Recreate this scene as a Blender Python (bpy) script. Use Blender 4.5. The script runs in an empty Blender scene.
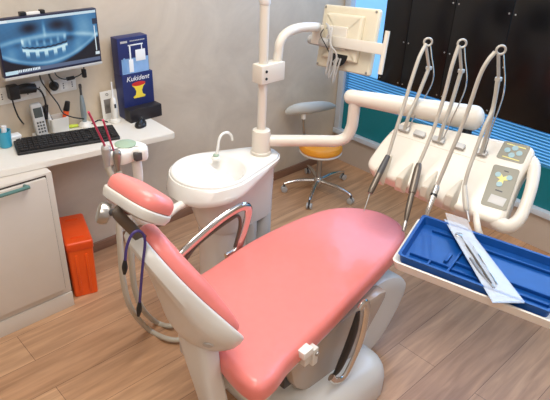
import bpy, bmesh, math, random
from mathutils import Vector, Matrix
random.seed(7)
C = bpy.context.scene.collection
V = Vector
PI = math.pi

# ------------------------------------------------------------------ camera
F, YAW, PITCH, ROLL = 2.096545, 0.795667, 0.512455, 0.042407
EYE = V((-3.032606, -2.50772, 1.808746))
fw = V((math.cos(YAW)*math.cos(PITCH), math.sin(YAW)*math.cos(PITCH), -math.sin(PITCH)))
r0 = fw.cross(V((0, 0, 1))).normalized(); u0 = r0.cross(fw)
RT = math.cos(ROLL)*r0 + math.sin(ROLL)*u0
UP = -math.sin(ROLL)*r0 + math.cos(ROLL)*u0

def ray(px, py):
    return fw + RT*((px-275)/275/F) - UP*((py-200)/275/F)

def at(px, py, axis, val):
    """point of the room seen at a photo position, on the plane axis = val"""
    d = ray(px, py); s = (val-EYE[axis])/d[axis]
    return EYE + d*s

cam = bpy.data.cameras.new('camera'); co = bpy.data.objects.new('camera', cam); C.objects.link(co)
cam.sensor_width = 36; cam.lens = 18*F; cam.clip_start = .02
mw = Matrix((RT, UP, -fw)).transposed().to_4x4(); mw.translation = EYE
co.matrix_world = mw
bpy.context.scene.camera = co

# ------------------------------------------------------------------ materials
def s2l(c):
    return tuple(((x/255)/12.92 if x/255 <= .04045 else ((x/255+.055)/1.055)**2.4) for x in c)

def mat(name, rgb, rough=.5, metal=0., noise=.0, scale=12., bump=0., coat=0., emit=0., trans=0., spec=.5, alpha=1., stretch=None):
    m = bpy.data.materials.new(name); m.use_nodes = True
    nt = m.node_tree; b = nt.nodes['Principled BSDF']
    col = s2l(rgb)
    b.inputs['Base Color'].default_value = (*col, 1)
    b.inputs['Roughness'].default_value = rough; b.inputs['Metallic'].default_value = metal
    b.inputs['Specular IOR Level'].default_value = spec
    b.inputs['Coat Weight'].default_value = coat
    b.inputs['Transmission Weight'].default_value = trans
    b.inputs['Alpha'].default_value = alpha
    if emit:
        b.inputs['Emission Color'].default_value = (*col, 1); b.inputs['Emission Strength'].default_value = emit
    tc = nt.nodes.new('ShaderNodeTexCoord')
    src = tc.outputs['Object']
    if stretch:
        mp = nt.nodes.new('ShaderNodeMapping'); mp.inputs['Scale'].default_value = stretch
        nt.links.new(src, mp.inputs['Vector']); src = mp.outputs['Vector']
    n = nt.nodes.new('ShaderNodeTexNoise'); n.inputs['Scale'].default_value = scale; n.inputs['Detail'].default_value = 5
    nt.links.new(src, n.inputs['Vector'])
    if noise:
        r = nt.nodes.new('ShaderNodeValToRGB')
        r.color_ramp.elements[0].position = .3; r.color_ramp.elements[1].position = .7
        r.color_ramp.elements[0].color = (*[c*(1-noise) for c in col], 1)
        r.color_ramp.elements[1].color = (*[min(1, c*(1+noise)) for c in col], 1)
        nt.links.new(n.outputs['Fac'], r.inputs['Fac']); nt.links.new(r.outputs['Color'], b.inputs['Base Color'])
    if bump:
        bp = nt.nodes.new('ShaderNodeBump'); bp.inputs['Strength'].default_value = bump; bp.inputs['Distance'].default_value = .004
        nt.links.new(n.outputs['Fac'], bp.inputs['Height']); nt.links.new(bp.outputs['Normal'], b.inputs['Normal'])
    return m

def floor_mat():
    m = bpy.data.materials.new('wood_laminate'); m.use_nodes = True
    nt = m.node_tree; L = nt.links.new; b = nt.nodes['Principled BSDF']
    tc = nt.nodes.new('ShaderNodeTexCoord')
    br = nt.nodes.new('ShaderNodeTexBrick')
    br.offset = .37; br.inputs['Scale'].default_value = 1
    br.inputs['Brick Width'].default_value = 1.25; br.inputs['Row Height'].default_value = .19
    br.inputs['Mortar Size'].default_value = .0012; br.inputs['Mortar Smooth'].default_value = .3
    br.inputs['Bias'].default_value = 0
    br.inputs['Color1'].default_value = (*s2l((186, 143, 108)), 1); br.inputs['Color2'].default_value = (*s2l((206, 164, 127)), 1)
    br.inputs['Mortar'].default_value = (*s2l((112, 82, 60)), 1)
    L(tc.outputs['Object'], br.inputs['Vector'])
    mp = nt.nodes.new('ShaderNodeMapping'); mp.inputs['Scale'].default_value = (1.6, 16, 1)
    L(tc.outputs['Object'], mp.inputs['Vector'])
    n = nt.nodes.new('ShaderNodeTexNoise'); n.inputs['Scale'].default_value = 2.2; n.inputs['Detail'].default_value = 8
    n.inputs['Distortion'].default_value = .8
    L(mp.outputs['Vector'], n.inputs['Vector'])
    rp = nt.nodes.new('ShaderNodeValToRGB'); e = rp.color_ramp.elements
    e[0].position = .3; e[0].color = (.74, .70, .66, 1); e[1].position = .7; e[1].color = (1.06, 1.05, 1.04, 1)
    L(n.outputs['Fac'], rp.inputs['Fac'])
    n2 = nt.nodes.new('ShaderNodeTexNoise'); n2.inputs['Scale'].default_value = 1.3; n2.inputs['Detail'].default_value = 3
    L(mp.outputs['Vector'], n2.inputs['Vector'])
    rp2 = nt.nodes.new('ShaderNodeValToRGB'); e = rp2.color_ramp.elements
    e[0].position = .35; e[0].color = (.88, .87, .86, 1); e[1].position = .65; e[1].color = (1.08, 1.08, 1.08, 1)
    L(n2.outputs['Fac'], rp2.inputs['Fac'])
    mx = nt.nodes.new('ShaderNodeMix'); mx.data_type = 'RGBA'; mx.blend_type = 'MULTIPLY'; mx.inputs[0].default_value = 1
    L(br.outputs['Color'], mx.inputs[6]); L(rp.outputs['Color'], mx.inputs[7])
    mx2 = nt.nodes.new('ShaderNodeMix'); mx2.data_type = 'RGBA'; mx2.blend_type = 'MULTIPLY'; mx2.inputs[0].default_value = 1
    L(mx.outputs[2], mx2.inputs[6]); L(rp2.outputs['Color'], mx2.inputs[7])
    L(mx2.outputs[2], b.inputs['Base Color'])
    b.inputs['Roughness'].default_value = .42
    bp = nt.nodes.new('ShaderNodeBump'); bp.inputs['Strength'].default_value = .12; bp.inputs['Distance'].default_value = .002
    L(n.outputs['Fac'], bp.inputs['Height']); L(bp.outputs['Normal'], b.inputs['Normal'])
    return m

def stucco_mat():
    m = bpy.data.materials.new('mottled_plaster'); m.use_nodes = True
    nt = m.node_tree; L = nt.links.new; b = nt.nodes['Principled BSDF']
    tc = nt.nodes.new('ShaderNodeTexCoord')
    n = nt.nodes.new('ShaderNodeTexNoise'); n.inputs['Scale'].default_value = 3.2; n.inputs['Detail'].default_value = 9; n.inputs['Roughness'].default_value = .62
    n.inputs['Distortion'].default_value = .6
    L(tc.outputs['Object'], n.inputs['Vector'])
    rp = nt.nodes.new('ShaderNodeValToRGB'); e = rp.color_ramp.elements
    e[0].position = .32; e[0].color = (*s2l((196, 179, 158)), 1); e[1].position = .68; e[1].color = (*s2l((216, 200, 178)), 1)
    L(n.outputs['Fac'], rp.inputs['Fac']); L(rp.outputs['Color'], b.inputs['Base Color'])
    b.inputs['Roughness'].default_value = .55
    bp = nt.nodes.new('ShaderNodeBump'); bp.inputs['Strength'].default_value = .15; bp.inputs['Distance'].default_value = .004
    L(n.outputs['Fac'], bp.inputs['Height']); L(bp.outputs['Normal'], b.inputs['Normal'])
    return m

M = dict(
    floor=floor_mat(), stucco=stucco_mat(),
    ceil=mat('ceiling_paint', (235, 232, 226), .9, noise=.02),
    paint=mat('wall_paint', (205, 196, 186), .8, noise=.03),
    beige=mat('beige_parapet_paint', (196, 182, 168), .6, noise=.04, scale=4),
    base=mat('wood_baseboard', (140, 104, 82), .5, noise=.15, scale=6, stretch=(1, 1, 14)),
    frame=mat('white_window_frame', (205, 214, 224), .35),
    bluepane=mat('backlit_blue_glass', (126, 192, 244), .2, emit=.84),
    daypane=mat('daylit_glass', (150, 196, 250), .2, emit=6.5),
    tealpane=mat('dark_teal_glass', (10, 108, 118), .25, emit=.14),
    slat=mat('blue_louvre', (96, 178, 222), .35),
    black=mat('black_panel', (13, 11, 13), .22, noise=.1),
    steel=mat('steel_screw', (200, 200, 200), .3, metal=1),
    chrome=mat('chrome', (215, 212, 208), .1, metal=1),
    satin=mat('satin_metal', (175, 172, 168), .3, metal=.9),
    dmetal=mat('dark_brushed_metal', (104, 94, 84), .32, metal=.6),
    lam=mat('white_laminate', (232, 226, 216), .35, noise=.01),
    cab=mat('cabinet_front', (212, 202, 190), .4, noise=.015),
    gap=mat('painted_gap_shade', (60, 50, 44), .8),  # dark brown that paints the shade in the door gap
    hnd=mat('green_grey_handle', (96, 134, 128), .3, metal=.3),
    orange=mat('orange_plastic', (240, 92, 26), .35, noise=.06, scale=9),
    orange2=mat('orange_plastic_lid', (232, 80, 24), .4, noise=.08, scale=9),
    pvc=mat('white_plastic', (230, 226, 218), .35),
    warm=mat('cream_plastic', (222, 214, 200), .32),
    cream=mat('ageing_cream_plastic', (222, 212, 188), .4, noise=.03),
    porc=mat('glossy_white_ceramic', (236, 234, 228), .12, coat=.4),
    gloss=mat('glossy_white_shell', (226, 220, 214), .12, coat=.6),
    grey=mat('light_grey_plastic', (186, 184, 180), .35),
    shell=mat('chair_shell', (214, 210, 202), .3, coat=.2),
    taupe=mat('taupe_shell', (176, 160, 146), .22, coat=.4),
    dgrey=mat('dark_grey_plastic', (70, 68, 68), .45),
    pink=mat('coral_pink_upholstery', (234, 131, 123), .33, noise=.025, scale=30, bump=.03, coat=.15),
    blk=mat('black_plastic', (22, 21, 22), .45),
    cable=mat('black_cable', (18, 17, 18), .5),
    hose=mat('beige_hose', (190, 182, 166), .45),
    ghose=mat('grey_instrument_hose', (186, 179, 166), .4),
    amber=mat('amber_upholstery', (240, 158, 44), .35, noise=.04),
    pad=mat('grey_padding', (196, 196, 190), .5),
    navy=mat('navy_card', (32, 42, 96), .4, noise=.05),
    navyd=mat('dark_navy_card', (24, 28, 58), .4, noise=.05),
    sky=mat('pale_blue_print', (132, 168, 210), .4, noise=.25, scale=9),
    ink=mat('white_print', (240, 240, 240), .5),
    yel=mat('yellow_print', (240, 214, 70), .5),
    red=mat('red_print', (200, 44, 40), .5),
    blacktray=mat('black_tray_card', (36, 32, 36), .5),
    blue=mat('blue_tray_plastic', (8, 70, 140), .4, coat=.1, spec=.35, noise=.06, scale=25),
    pink2=mat('magenta_tube', (196, 52, 92), .35),
    purple=mat('purple_cord', (64, 48, 110), .5),
    lgrey=mat('instrument_rest_grey', (204, 194, 176), .4), kpad=mat('keypad_grey', (138, 134, 118), .45), armg=mat('pale_arm_metal', (192, 186, 174), .35, metal=.25),
    kgreen=mat('grey_green_disc', (150, 172, 150), .35),
    keyb=mat('key_blue', (148, 178, 184), .45), kyel=mat('key_yellow', (222, 212, 128), .5),
    cyan=mat('turquoise_plastic', (60, 160, 190), .35),
    ored=mat('orange_marker', (240, 92, 36), .4),
    lime=mat('lime_marker', (206, 222, 70), .4),
    bw=mat('printed_photo_grey', (128, 120, 112), .5, noise=.5, scale=22),
    paper=mat('white_paper', (236, 232, 224), .7),
    lcd=mat('grey_display', (70, 76, 74), .25),
)
def film_mat():
    m = bpy.data.materials.new('clear_pouch_film'); m.use_nodes = True
    nt = m.node_tree; L = nt.links.new
    for n in list(nt.nodes): nt.nodes.remove(n)
    out = nt.nodes.new('ShaderNodeOutputMaterial'); mx = nt.nodes.new('ShaderNodeMixShader')
    t = nt.nodes.new('ShaderNodeBsdfTransparent'); g = nt.nodes.new('ShaderNodeBsdfPrincipled')
    g.inputs['Base Color'].default_value = (.85, .87, .9, 1); g.inputs['Roughness'].default_value = .18
    n = nt.nodes.new('ShaderNodeTexNoise'); n.inputs['Scale'].default_value = 40
    tc = nt.nodes.new('ShaderNodeTexCoord'); L(tc.outputs['Object'], n.inputs['Vector'])
    bp = nt.nodes.new('ShaderNodeBump'); bp.inputs['Strength'].default_value = .5; bp.inputs['Distance'].default_value = .004
    L(n.outputs['Fac'], bp.inputs['Height']); L(bp.outputs['Normal'], g.inputs['Normal'])
    mx.inputs[0].default_value = .38
    L(t.outputs[0], mx.inputs[1]); L(g.outputs[0], mx.inputs[2]); L(mx.outputs[0], out.inputs[0])
    return m
M['film'] = film_mat()
def slat_mat():
    m = bpy.data.materials.new('translucent_blue_slat'); m.use_nodes = True
    nt = m.node_tree; b = nt.nodes['Principled BSDF']; out = nt.nodes['Material Output']
    b.inputs['Base Color'].default_value = (*s2l((112, 188, 220)), 1); b.inputs['Roughness'].default_value = .3
    t = nt.nodes.new('ShaderNodeBsdfTranslucent'); t.inputs['Color'].default_value = (*s2l((172, 226, 240)), 1)
    n = nt.nodes.new('ShaderNodeTexNoise'); n.inputs['Scale'].default_value = 8
    mx = nt.nodes.new('ShaderNodeMixShader'); mx.inputs[0].default_value = .55
    nt.links.new(b.outputs[0], mx.inputs[1]); nt.links.new(t.outputs[0], mx.inputs[2]); nt.links.new(mx.outputs[0], out.inputs[0])
    return m
M['slat'] = slat_mat()

# ------------------------------------------------------------------ objects
WORLD = {}
def thing(name, label, cat, loc, group=None, kind=None, rotz=0):
    o = bpy.data.objects.new(name, None); C.objects.link(o)
    o.empty_display_size = .05
    o.location = loc; o.rotation_euler = (0, 0, rotz)
    WORLD[o.name] = Matrix.Translation(V(loc)) @ Matrix.Rotation(rotz, 4, 'Z')
    if label: o['label'] = label
    if cat: o['category'] = cat
    if group: o['group'] = group
    if kind: o['kind'] = kind
    return o

def obj(name, bm, m, parent=None, label=None, cat=None, group=None, kind=None, angle=38, origin=None):
    """link a world-space bmesh as one mesh object, parented to its thing or part"""
    bmesh.ops.remove_doubles(bm, verts=bm.verts, dist=1e-5)
    bmesh.ops.recalc_face_normals(bm, faces=bm.faces)
    me = bpy.data.meshes.new(name); bm.to_mesh(me); bm.free()
    o = bpy.data.objects.new(name, me); C.objects.link(o)
    if parent is not None:
        mwp = WORLD[parent.name]; me.transform(mwp.inverted()); o.parent = parent; WORLD[o.name] = mwp
    else:
        if origin is None:
            n = max(1, len(me.vertices)); cx = sum((v.co for v in me.vertices), V())/n
            origin = V((cx.x, cx.y, min(v.co.z for v in me.vertices)))
        me.transform(Matrix.Translation(-V(origin))); o.location = origin; WORLD[o.name] = Matrix.Translation(V(origin))
    me.materials.append(m)
    for p in me.polygons: p.use_smooth = True
    me.set_sharp_from_angle(angle=math.radians(angle))
    if label: o['label'] = label
    if cat: o['category'] = cat
    if group: o['group'] = group
    if kind: o['kind'] = kind
    return o

def B(): return bmesh.new()

def box(bm, lo, hi, bev=0., mx=None, seg=2):
    t = bmesh.new(); bmesh.ops.create_cube(t, size=1)
    lo, hi = V(lo), V(hi)
    for v in t.verts:
        v.co = V([(lo[i]+hi[i])/2 + v.co[i]*(hi[i]-lo[i]) for i in range(3)])
    if bev: bmesh.ops.bevel(t, geom=t.edges[:], offset=bev, segments=seg, profile=.6, affect='EDGES')
    if mx is not None: t.transform(mx)
    me = bpy.data.meshes.new('t'); t.to_mesh(me); t.free(); bm.from_mesh(me); bpy.data.meshes.remove(me)
    return bm

def basis(o, x, y, z):
    m = Matrix((x, y, z)).transposed().to_4x4(); m.translation = o; return m

def cr(pts, n=8, closed=False):
    """Catmull-Rom through points"""
    P = [V(p) for p in pts]; out = []; k = len(P)
    rng = range(k if closed else k-1)
    for i in rng:
        a = P[(i-1) % k] if closed or i > 0 else P[0]*2-P[1]
        b, c = P[i], P[(i+1) % k]
        d = P[(i+2) % k] if closed or i+2 < k else P[k-1]*2-P[k-2]
        for j in range(n):
            t = j/n
            out.append(.5*((2*b)+(c-a)*t+(2*a-5*b+4*c-d)*t*t+(3*b-a-3*c+d)*t**3))
    if not closed: out.append(P[-1])
    return out

def loft(bm, rings, cap0=True, cap1=True, closed=True):
    vs = [[bm.verts.new(p) for p in r] for r in rings]
    n = len(vs[0])
    for a, b in zip(vs, vs[1:]):
        for i in range(n if closed else n-1):
            j = (i+1) % n
            bm.faces.new((a[i], a[j], b[j], b[i]))
    if cap0: bm.faces.new(vs[0][::-1])
    if cap1: bm.faces.new(vs[-1])
    return bm

def tube(bm, pts, r, seg=10, smooth=6, flat=1., side=None, closed=False):
    """swept tube; r may be a list (one radius per control point); flat squeezes across `side`"""
    P = [V(p) for p in pts]
    if isinstance(r, (int, float)): rr = [r]*len(P)
    else: rr = list(r)
    if smooth and len(P) > 2:
        R3 = [V((a, 0, 0)) for a in rr]
        P = cr(P, smooth, closed); rr = [max(1e-4, v.x) for v in cr(R3, smooth, closed)]
    n = len(P); T = []
    for i in range(n):
        if closed: d = P[(i+1) % n]-P[(i-1) % n]
        else: d = P[min(i+1, n-1)]-P[max(i-1, 0)]
        T.append(d.normalized())
    ref = V(side) if side is not None else (V((0, 0, 1)) if abs(T[0].z) < .9 else V((1, 0, 0)))
    nrm = (ref-T[0]*ref.dot(T[0])).normalized(); rings = []
    for i in range(n):
        if side is not None: nrm = (V(side)-T[i]*V(side).dot(T[i])).normalized()
        else: nrm = (nrm-T[i]*nrm.dot(T[i])).normalized()
        b = T[i].cross(nrm)
        rings.append([P[i]+(nrm*math.cos(2*PI*k/seg)*flat+b*math.sin(2*PI*k/seg))*rr[i] for k in range(seg)])
    if closed: rings.append(rings[0]); loft(bm, rings, False, False)
    else: loft(bm, rings)
    return bm

def lathe(bm, prof, o, ax=(0, 0, 1), seg=24):
    """profile of (radius, height) turned about an axis through o"""
    z = V(ax).normalized(); x = z.orthogonal().normalized(); y = z.cross(x); o = V(o)
    rings = [[o+z*h+(x*math.cos(2*PI*k/seg)+y*math.sin(2*PI*k/seg))*max(r, 1e-4) for k in range(seg)] for r, h in prof]
    return loft(bm, rings)

def cyl(bm, a, b, r, r2=None, seg=16, bev=0.):
    a, b = V(a), V(b); d = b-a; L = d.length; r2 = r if r2 is None else r2
    e = min(bev, L/3, r*.6)
    pr = [(r, 0), (r2, L)] if not e else [(r-e, 0), (r-e*.3, e*.3), (r, e), (r2, L-e), (r2-e*.3, L-e*.3), (r2-e, L)]
    return lathe(bm, pr, a, d, seg)

def inset(out, d):
    n = len(out); r = []
    area = sum(out[i][0]*out[(i+1) % n][1]-out[(i+1) % n][0]*out[i][1] for i in range(n))
    s = 1 if area > 0 else -1
    for i in range(n):
        a, b = out[i-1], out[(i+1) % n]
        tx, ty = b[0]-a[0], b[1]-a[1]; L = math.hypot(tx, ty) or 1
        r.append((out[i][0]-ty/L*d*s, out[i][1]+tx/L*d*s))
    return r

def cushion(bm, out, place, th, r=.02, rb=.005, crown=0., inner=5, ns=5, dish=0.):
    """slab over a 2-D outline with a rounded upper rim of radius r and a crowned top"""
    rings = []
    n = len(out); cx = sum(p[0] for p in out)/n; cy = sum(p[1] for p in out)/n
    b0 = inset(out, rb)
    for s in (.15, .4, .65, .85):
        rings.append([(cx+(p[0]-cx)*s, cy+(p[1]-cy)*s, 0) for p in b0])
    for k in range(3):
        a = k/2*PI/2
        rings.append([(*p, rb*(1-math.cos(a))) for p in inset(out, rb*(1-math.sin(a)))])
    for k in range(ns+1):
        a = k/ns*PI/2
        rings.append([(*p, th-r*(1-math.sin(a))) for p in inset(out, r*(1-math.cos(a)))])
    top = inset(out, r)
    for k in range(1, inner+1):
        s = 1-k/(inner+.2)
        rings.append([(cx+(p[0]-cx)*s, cy+(p[1]-cy)*s, th+crown*(1-s*s)) for p in top])
    loft(bm, [[place(*q) for q in rg] for rg in rings])
    return bm

def rrect(x0, y0, x1, y1, r, n=5):
    o = []
    for cx, cy, a0 in ((x1-r, y1-r, 0), (x0+r, y1-r, 90), (x0+r, y0+r, 180), (x1-r, y0+r, 270)):
        for k in range(n+1):
            a = math.radians(a0+90*k/n); o.append((cx+r*math.cos(a), cy+r*math.sin(a)))
    return o

def flat(z0): return lambda u, v, w: V((u, v, z0+w))

def prism(bm, out, place, d0, d1):
    loft(bm, [[place(u, v, d0) for u, v in out], [place(u, v, d1) for u, v in out]]); return bm

def text_bm(s, mx, size, shear=0., depth=.0006):
    cu = bpy.data.curves.new('txt', 'FONT'); cu.body = s; cu.size = size; cu.extrude = depth; cu.shear = shear
    cu.align_x = 'CENTER'; cu.align_y = 'CENTER'; cu.resolution_u = 2
    o = bpy.data.objects.new('txt', cu); C.objects.link(o)
    dg = bpy.context.evaluated_depsgraph_get(); me = bpy.data.meshes.new_from_object(o.evaluated_get(dg))
    bm = bmesh.new(); bm.from_mesh(me); bm.transform(mx)
    bpy.data.objects.remove(o); bpy.data.curves.remove(cu); bpy.data.meshes.remove(me)
    return bm

ST = 'structure'
# ------------------------------------------------------------------ the room
X0, Y0, H = -4.6, -4.2, 2.7
obj('floor', box(B(), (X0, Y0, -.1), (.2, .2, 0)), M['floor'], kind=ST, origin=(0, 0, 0))
obj('ceiling', box(B(), (X0, Y0, H), (.2, .2, H+.1)), M['ceil'], kind=ST)
obj('wall_back', box(B(), (X0, 0, 0), (.2, .1, H)), M['stucco'], kind=ST)
obj('wall_left', box(B(), (X0-.1, Y0, 0), (X0, .1, H)), M['paint'], kind=ST)
obj('wall_front', box(B(), (X0, Y0-.1, 0), (.1, Y0, H)), M['paint'], kind=ST)
WZ0, WZ1, WY1 = .205, 2.3, -3.0
b = B()
box(b, (0, WY1, 0), (.12, 0, WZ0)); box(b, (0, WY1, WZ1), (.12, 0, H)); box(b, (0, Y0, 0), (.12, WY1, H))
obj('wall_right', b, M['beige'], kind=ST)
obj('baseboard_back', box(B(), (-2.23, -.014, 0), (-.001, 0, .055), .003), M['base'], kind=ST)

w1 = thing('window_1', None, None, (0, -1.5, WZ0), kind=ST)
b = B()
box(b, (-.025, WY1, WZ0), (.06, 0, WZ0+.035), .004)
box(b, (-.02, -.052, WZ0+.035), (.05, -.004, WZ1), .004)
box(b, (-.012, WY1, WZ1-.05), (.05, 0, WZ1), .004); box(b, (-.012, WY1, WZ0+.035), (.05, WY1+.05, WZ1-.05), .004)
obj('window_frame', b, M['frame'], w1, kind=ST)
obj('window_pane', box(B(), (.03, WY1+.05, .48), (.042, -.05, 1.44)), M['bluepane'], w1, kind=ST, label='bright blue backlit pane')
obj('upper_pane', box(B(), (.03, WY1+.05, 1.44), (.042, -.05, WZ1-.05)), M['daypane'], w1, kind=ST, label='daylit upper pane')
obj('lower_pane', box(B(), (.012, WY1+.05, WZ0+.03), (.03, -.05, .475)), M['tealpane'], w1, kind=ST, label='dark teal lower pane')

b = B()
ns = 11
for i in range(ns):
    z = .492 + i*(.668-.492)/(ns-1)
    cyl_m = Matrix.Translation((.004, 0, z)) @ Matrix.Rotation(math.radians(50), 4, 'Y')
    box(b, (-.0102, WY1+.06, -.0011), (.0102, -.055, .0011), 0, cyl_m)
t = thing('louvre_blind', 'blue louvred blind band with horizontal slats under the black panels', 'blind', (.004, -1.5, .48))
obj('slats', b, M['slat'], t)
for y in (-.06, -.9, -1.7, -2.9): obj('ladder_tape', box(B(), (.0125, y-.008, .478), (.0185, y, .70)), M['slat'], t)

# black panels on the glass
seams = [-.337, -.515, -.80, -1.13, -1.50, -1.92]
plab = ['narrow black wall panel nearest the room corner, beside the blue glass strip',
        'black wall panel behind the first tall instrument arm',
        'black wall panel behind the second and third instrument arms',
        'black wall panel at the right edge of the photo above the blue louvres',
        'last black wall panel, farthest from the room corner']
for i in range(4):
    y1, y0 = seams[i]-.0015, seams[i+1]+.0015
    zt = 1.42
    t = thing('black_panel', plab[i], 'panel', (-.02, (y0+y1)/2, .678), group='black panels over the blue window')
    obj('panel_board', box(B(), (-.026, y0, .678), (-.012, y1, zt), .0015), M['black'], t)
    for z in (.70, .955, 1.23, 1.395):
        for y in (y0+.016, y1-.016):
            obj('screw', lathe(B(), [(.0045, 0), (.0045, .0015), (.002, .003)], (-.026, y, z), (-1, 0, 0), 8), M['steel'], t)

# ------------------------------------------------------------------ desk
ZT = .735
pl = lambda u, v, w: V((u, v, ZT-.03+w))
e1 = at(176, 132.5, 2, ZT); e2 = at(0, 171, 2, ZT)
def yedge(x): return e1.y+(e2.y-e1.y)*(x-e1.x)/(e2.x-e1.x)
out = [(-1.60, -.003), (-3.2, -.003), (-3.2, yedge(-3.2)), (e1.x-.012, yedge(e1.x-.012)), (e1.x, e1.y+.012)]
out = [(p[0], p[1]) for p in out]
dk = thing('desk_worktop', 'long white wall-mounted worktop under the monitor', 'desk', (-2.2, -.15, ZT-.03))
b = B(); prism(b, out, pl, 0, .03)
bmesh.ops.bevel(b, geom=b.edges[:], offset=.003, segments=2, affect='EDGES')
obj('worktop', b, M['lam'], dk)
b = B(); box(b, (-1.95, -.03, ZT-.06), (-1.68, -.005, ZT-.03), .002)
obj('wall_batten', b, M['lam'], dk)

ct = thing('base_cabinet', 'cream base cabinet with one door below the left end of worktop', 'cabinet', (-2.6, -.18, 0))
cx1, cx0, cyf = -2.212, -3.0, -.338
b = B(); box(b, (cx0, cyf, .085), (cx1, -.01, ZT-.031), .002); box(b, (cx0, cyf+.004, 0), (cx1-.002, -.01, .085), .001)
obj('cabinet_body', b, M['cab'], ct)
dr = obj('door', box(B(), (cx0+.03, cyf-.018, .118), (cx1-.032, cyf-.002, ZT-.045), .0025), M['cab'], ct)
obj('door_gap_shade', box(B(), (cx0+.024, cyf-.003, .112), (cx1-.0265, cyf, ZT-.0395)), M['gap'], dr, label='dark sheet painted as the shade in the gap round the door')  # solid sheet behind the door; its dark colour stands for gap shade
b = B()
tube(b, [(-2.72, cyf-.018, .685), (-2.72, cyf-.04, .688), (-2.70, cyf-.045, .688), (-2.36, cyf-.045, .688), (-2.335, cyf-.04, .688), (-2.335, cyf-.018, .685)], .008, 8, 5)
obj('handle', b, M['hnd'], dr, label='grey-green bar handle')
obj('plinth', box(B(), (cx0, cyf-.006, .0), (cx1, cyf+.003, .08), .002), M['cab'], ct)

ob = thing('storage_box', 'orange plastic box with a lid on the floor beside the cabinet', 'box', (-2.10, -.24, 0))
ox0, ox1, oy0, oy1 = -.118, 0, 0, .262
OM = Matrix.Translation((-2.078, -.335, 0)) @ Matrix.Rotation(math.radians(-17), 4, 'Z')
def turn(b): b.transform(OM); return b
tp = lambda u, v, w: V((u, v, w))
b = B(); rings = []
for z, e in ((0, .008), (.004, .004), (.15, .002), (.27, 0)):
    rings.append([V((x, y, z)) for x, y in rrect(ox0+e, oy0+e, ox1-e, oy1-e, .012)])
loft(b, rings)
obj('box_body', turn(b), M['orange'], ob)
b = B(); cushion(b, rrect(ox0-.004, oy0-.004, ox1+.004, oy1+.004, .014), flat(.265), .045, .012, .004)
obj('lid', turn(b), M['orange2'], ob)
for xa in (ox0+.03, ox1-.042): obj('rib', turn(box(B(), (xa, oy0-.004, .03), (xa+.012, oy0+.004, .24), .002)), M['orange'], ob)
for ya_ in (oy0+.04, oy1-.055): obj('lid_ridge', turn(box(B(), (ox0+.03, ya_, .307), (ox1-.03, ya_+.015, .315), .003)), M['orange2'], ob)

# ------------------------------------------------------------------ monitor on the wall
mx0, mx1, mz0, mz1, my = -2.262, -1.836, 1.058, 1.289, -.15
mo = thing('computer_monitor', 'wide flat monitor on the wall showing a blue panoramic dental x-ray', 'monitor', ((mx0+mx1)/2, 0, mz0))
obj('monitor_housing', box(B(), (mx0, my, mz0), (mx1, my+.03, mz1), .004), M['navyd'], mo)
obj('lower_bezel', box(B(), (mx0, my-.004, mz0-.008), (mx1, my+.028, mz0+.003), .002), M['grey'], mo, label='silver lower bezel')
b = B(); box(b, (-2.06, my+.03, 1.14), (-1.99, -.002, 1.21), .003); box(b, (-2.12, -.014, 1.07), (-1.93, -.002, 1.20), .003)
obj('wall_bracket', b, M['dgrey'], mo)
b = B(); box(b, (-2.125, my+.02, 1.284), (-2.07, my+.04, 1.298), .002)
mt = obj('top_clip', b, M['pvc'], mo, label='white clip behind the upper edge')
for xa, xb in ((-2.15, -2.127), (-2.068, -2.05)): obj('clip_end', box(B(), (xa, my+.018, 1.284), (xb, my+.042, 1.302), .002), M['blk'], mt)

def xray(u, v):
    """brightness of the panoramic film: u 0..1 left-right, v 0..1 top-down"""
    g = lambda d, s: math.exp(-(d/s)**2)
    x = (u-.43)/.5
    bite = .575-.10*(x/.45)**2*.5
    br = .45+.05*math.sin(9*u+3*v)*math.sin(7*v+2)
    br += .26*g(v-(.36+.10*x*x), .045)                              # palate
    for cx, sx in ((-.27, .17), (.30, .19)): br -= .42*g(x-cx, sx)*g(v-.19, .10)   # sinuses
    br += .30*g(x-.02, .03)*g(v-.24, .12)
    br -= .30*g(x, .5)*g(v-.47, .05)
    if abs(x) < .46:
        t = max(0, math.cos(x*44+.6))
        br += (.20+.30*t)*g(v-(bite-.09), .055)                    # upper teeth
        br += .62*g(v-(bite+.055), .030)                           # bridge
        br += .50*(1 if math.cos(x*34) > .35 else 0)*g(v-(bite+.12), .055)*(1 if v > bite+.05 else 0)
        br -= .55*g(v-(bite+.002+.006*math.cos(x*60)), .013)        # bite gap
    br += .25*g(x+.42, .06)*g(v-(bite-.03), .08)
    jaw = .91-.33*x*x
    br += .30*g(v-(jaw-.04), .03)*(.6+.4*g(x, .5))
    if v > jaw: br -= 4.5*(v-jaw)*(.5+4*min(.5, abs(x-.05)))
    br += .14*g(abs(x)-.68, .12)*g(v-(.62), .2)
    br -= .22*g(x-.55, .09)*g(v-.3, .2)
    br += .22*g(x-.85, .2)*g(v-.3, .22)
    br += .008*math.sin(80*u+31*v)*math.sin(57*v-22*u)
    return max(0, min(1, br))
NX, NY = 190, 100
sx0, sx1, sz0, sz1 = mx0+.006, mx1-.006, mz0+.012, mz1-.006
b = B(); cl = b.loops.layers.float_color.new('film')
gv = [[b.verts.new((sx0+(sx1-sx0)*i/NX, my-.0008, sz1+(sz0-sz1)*j/NY)) for i in range(NX+1)] for j in range(NY+1)]
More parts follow.
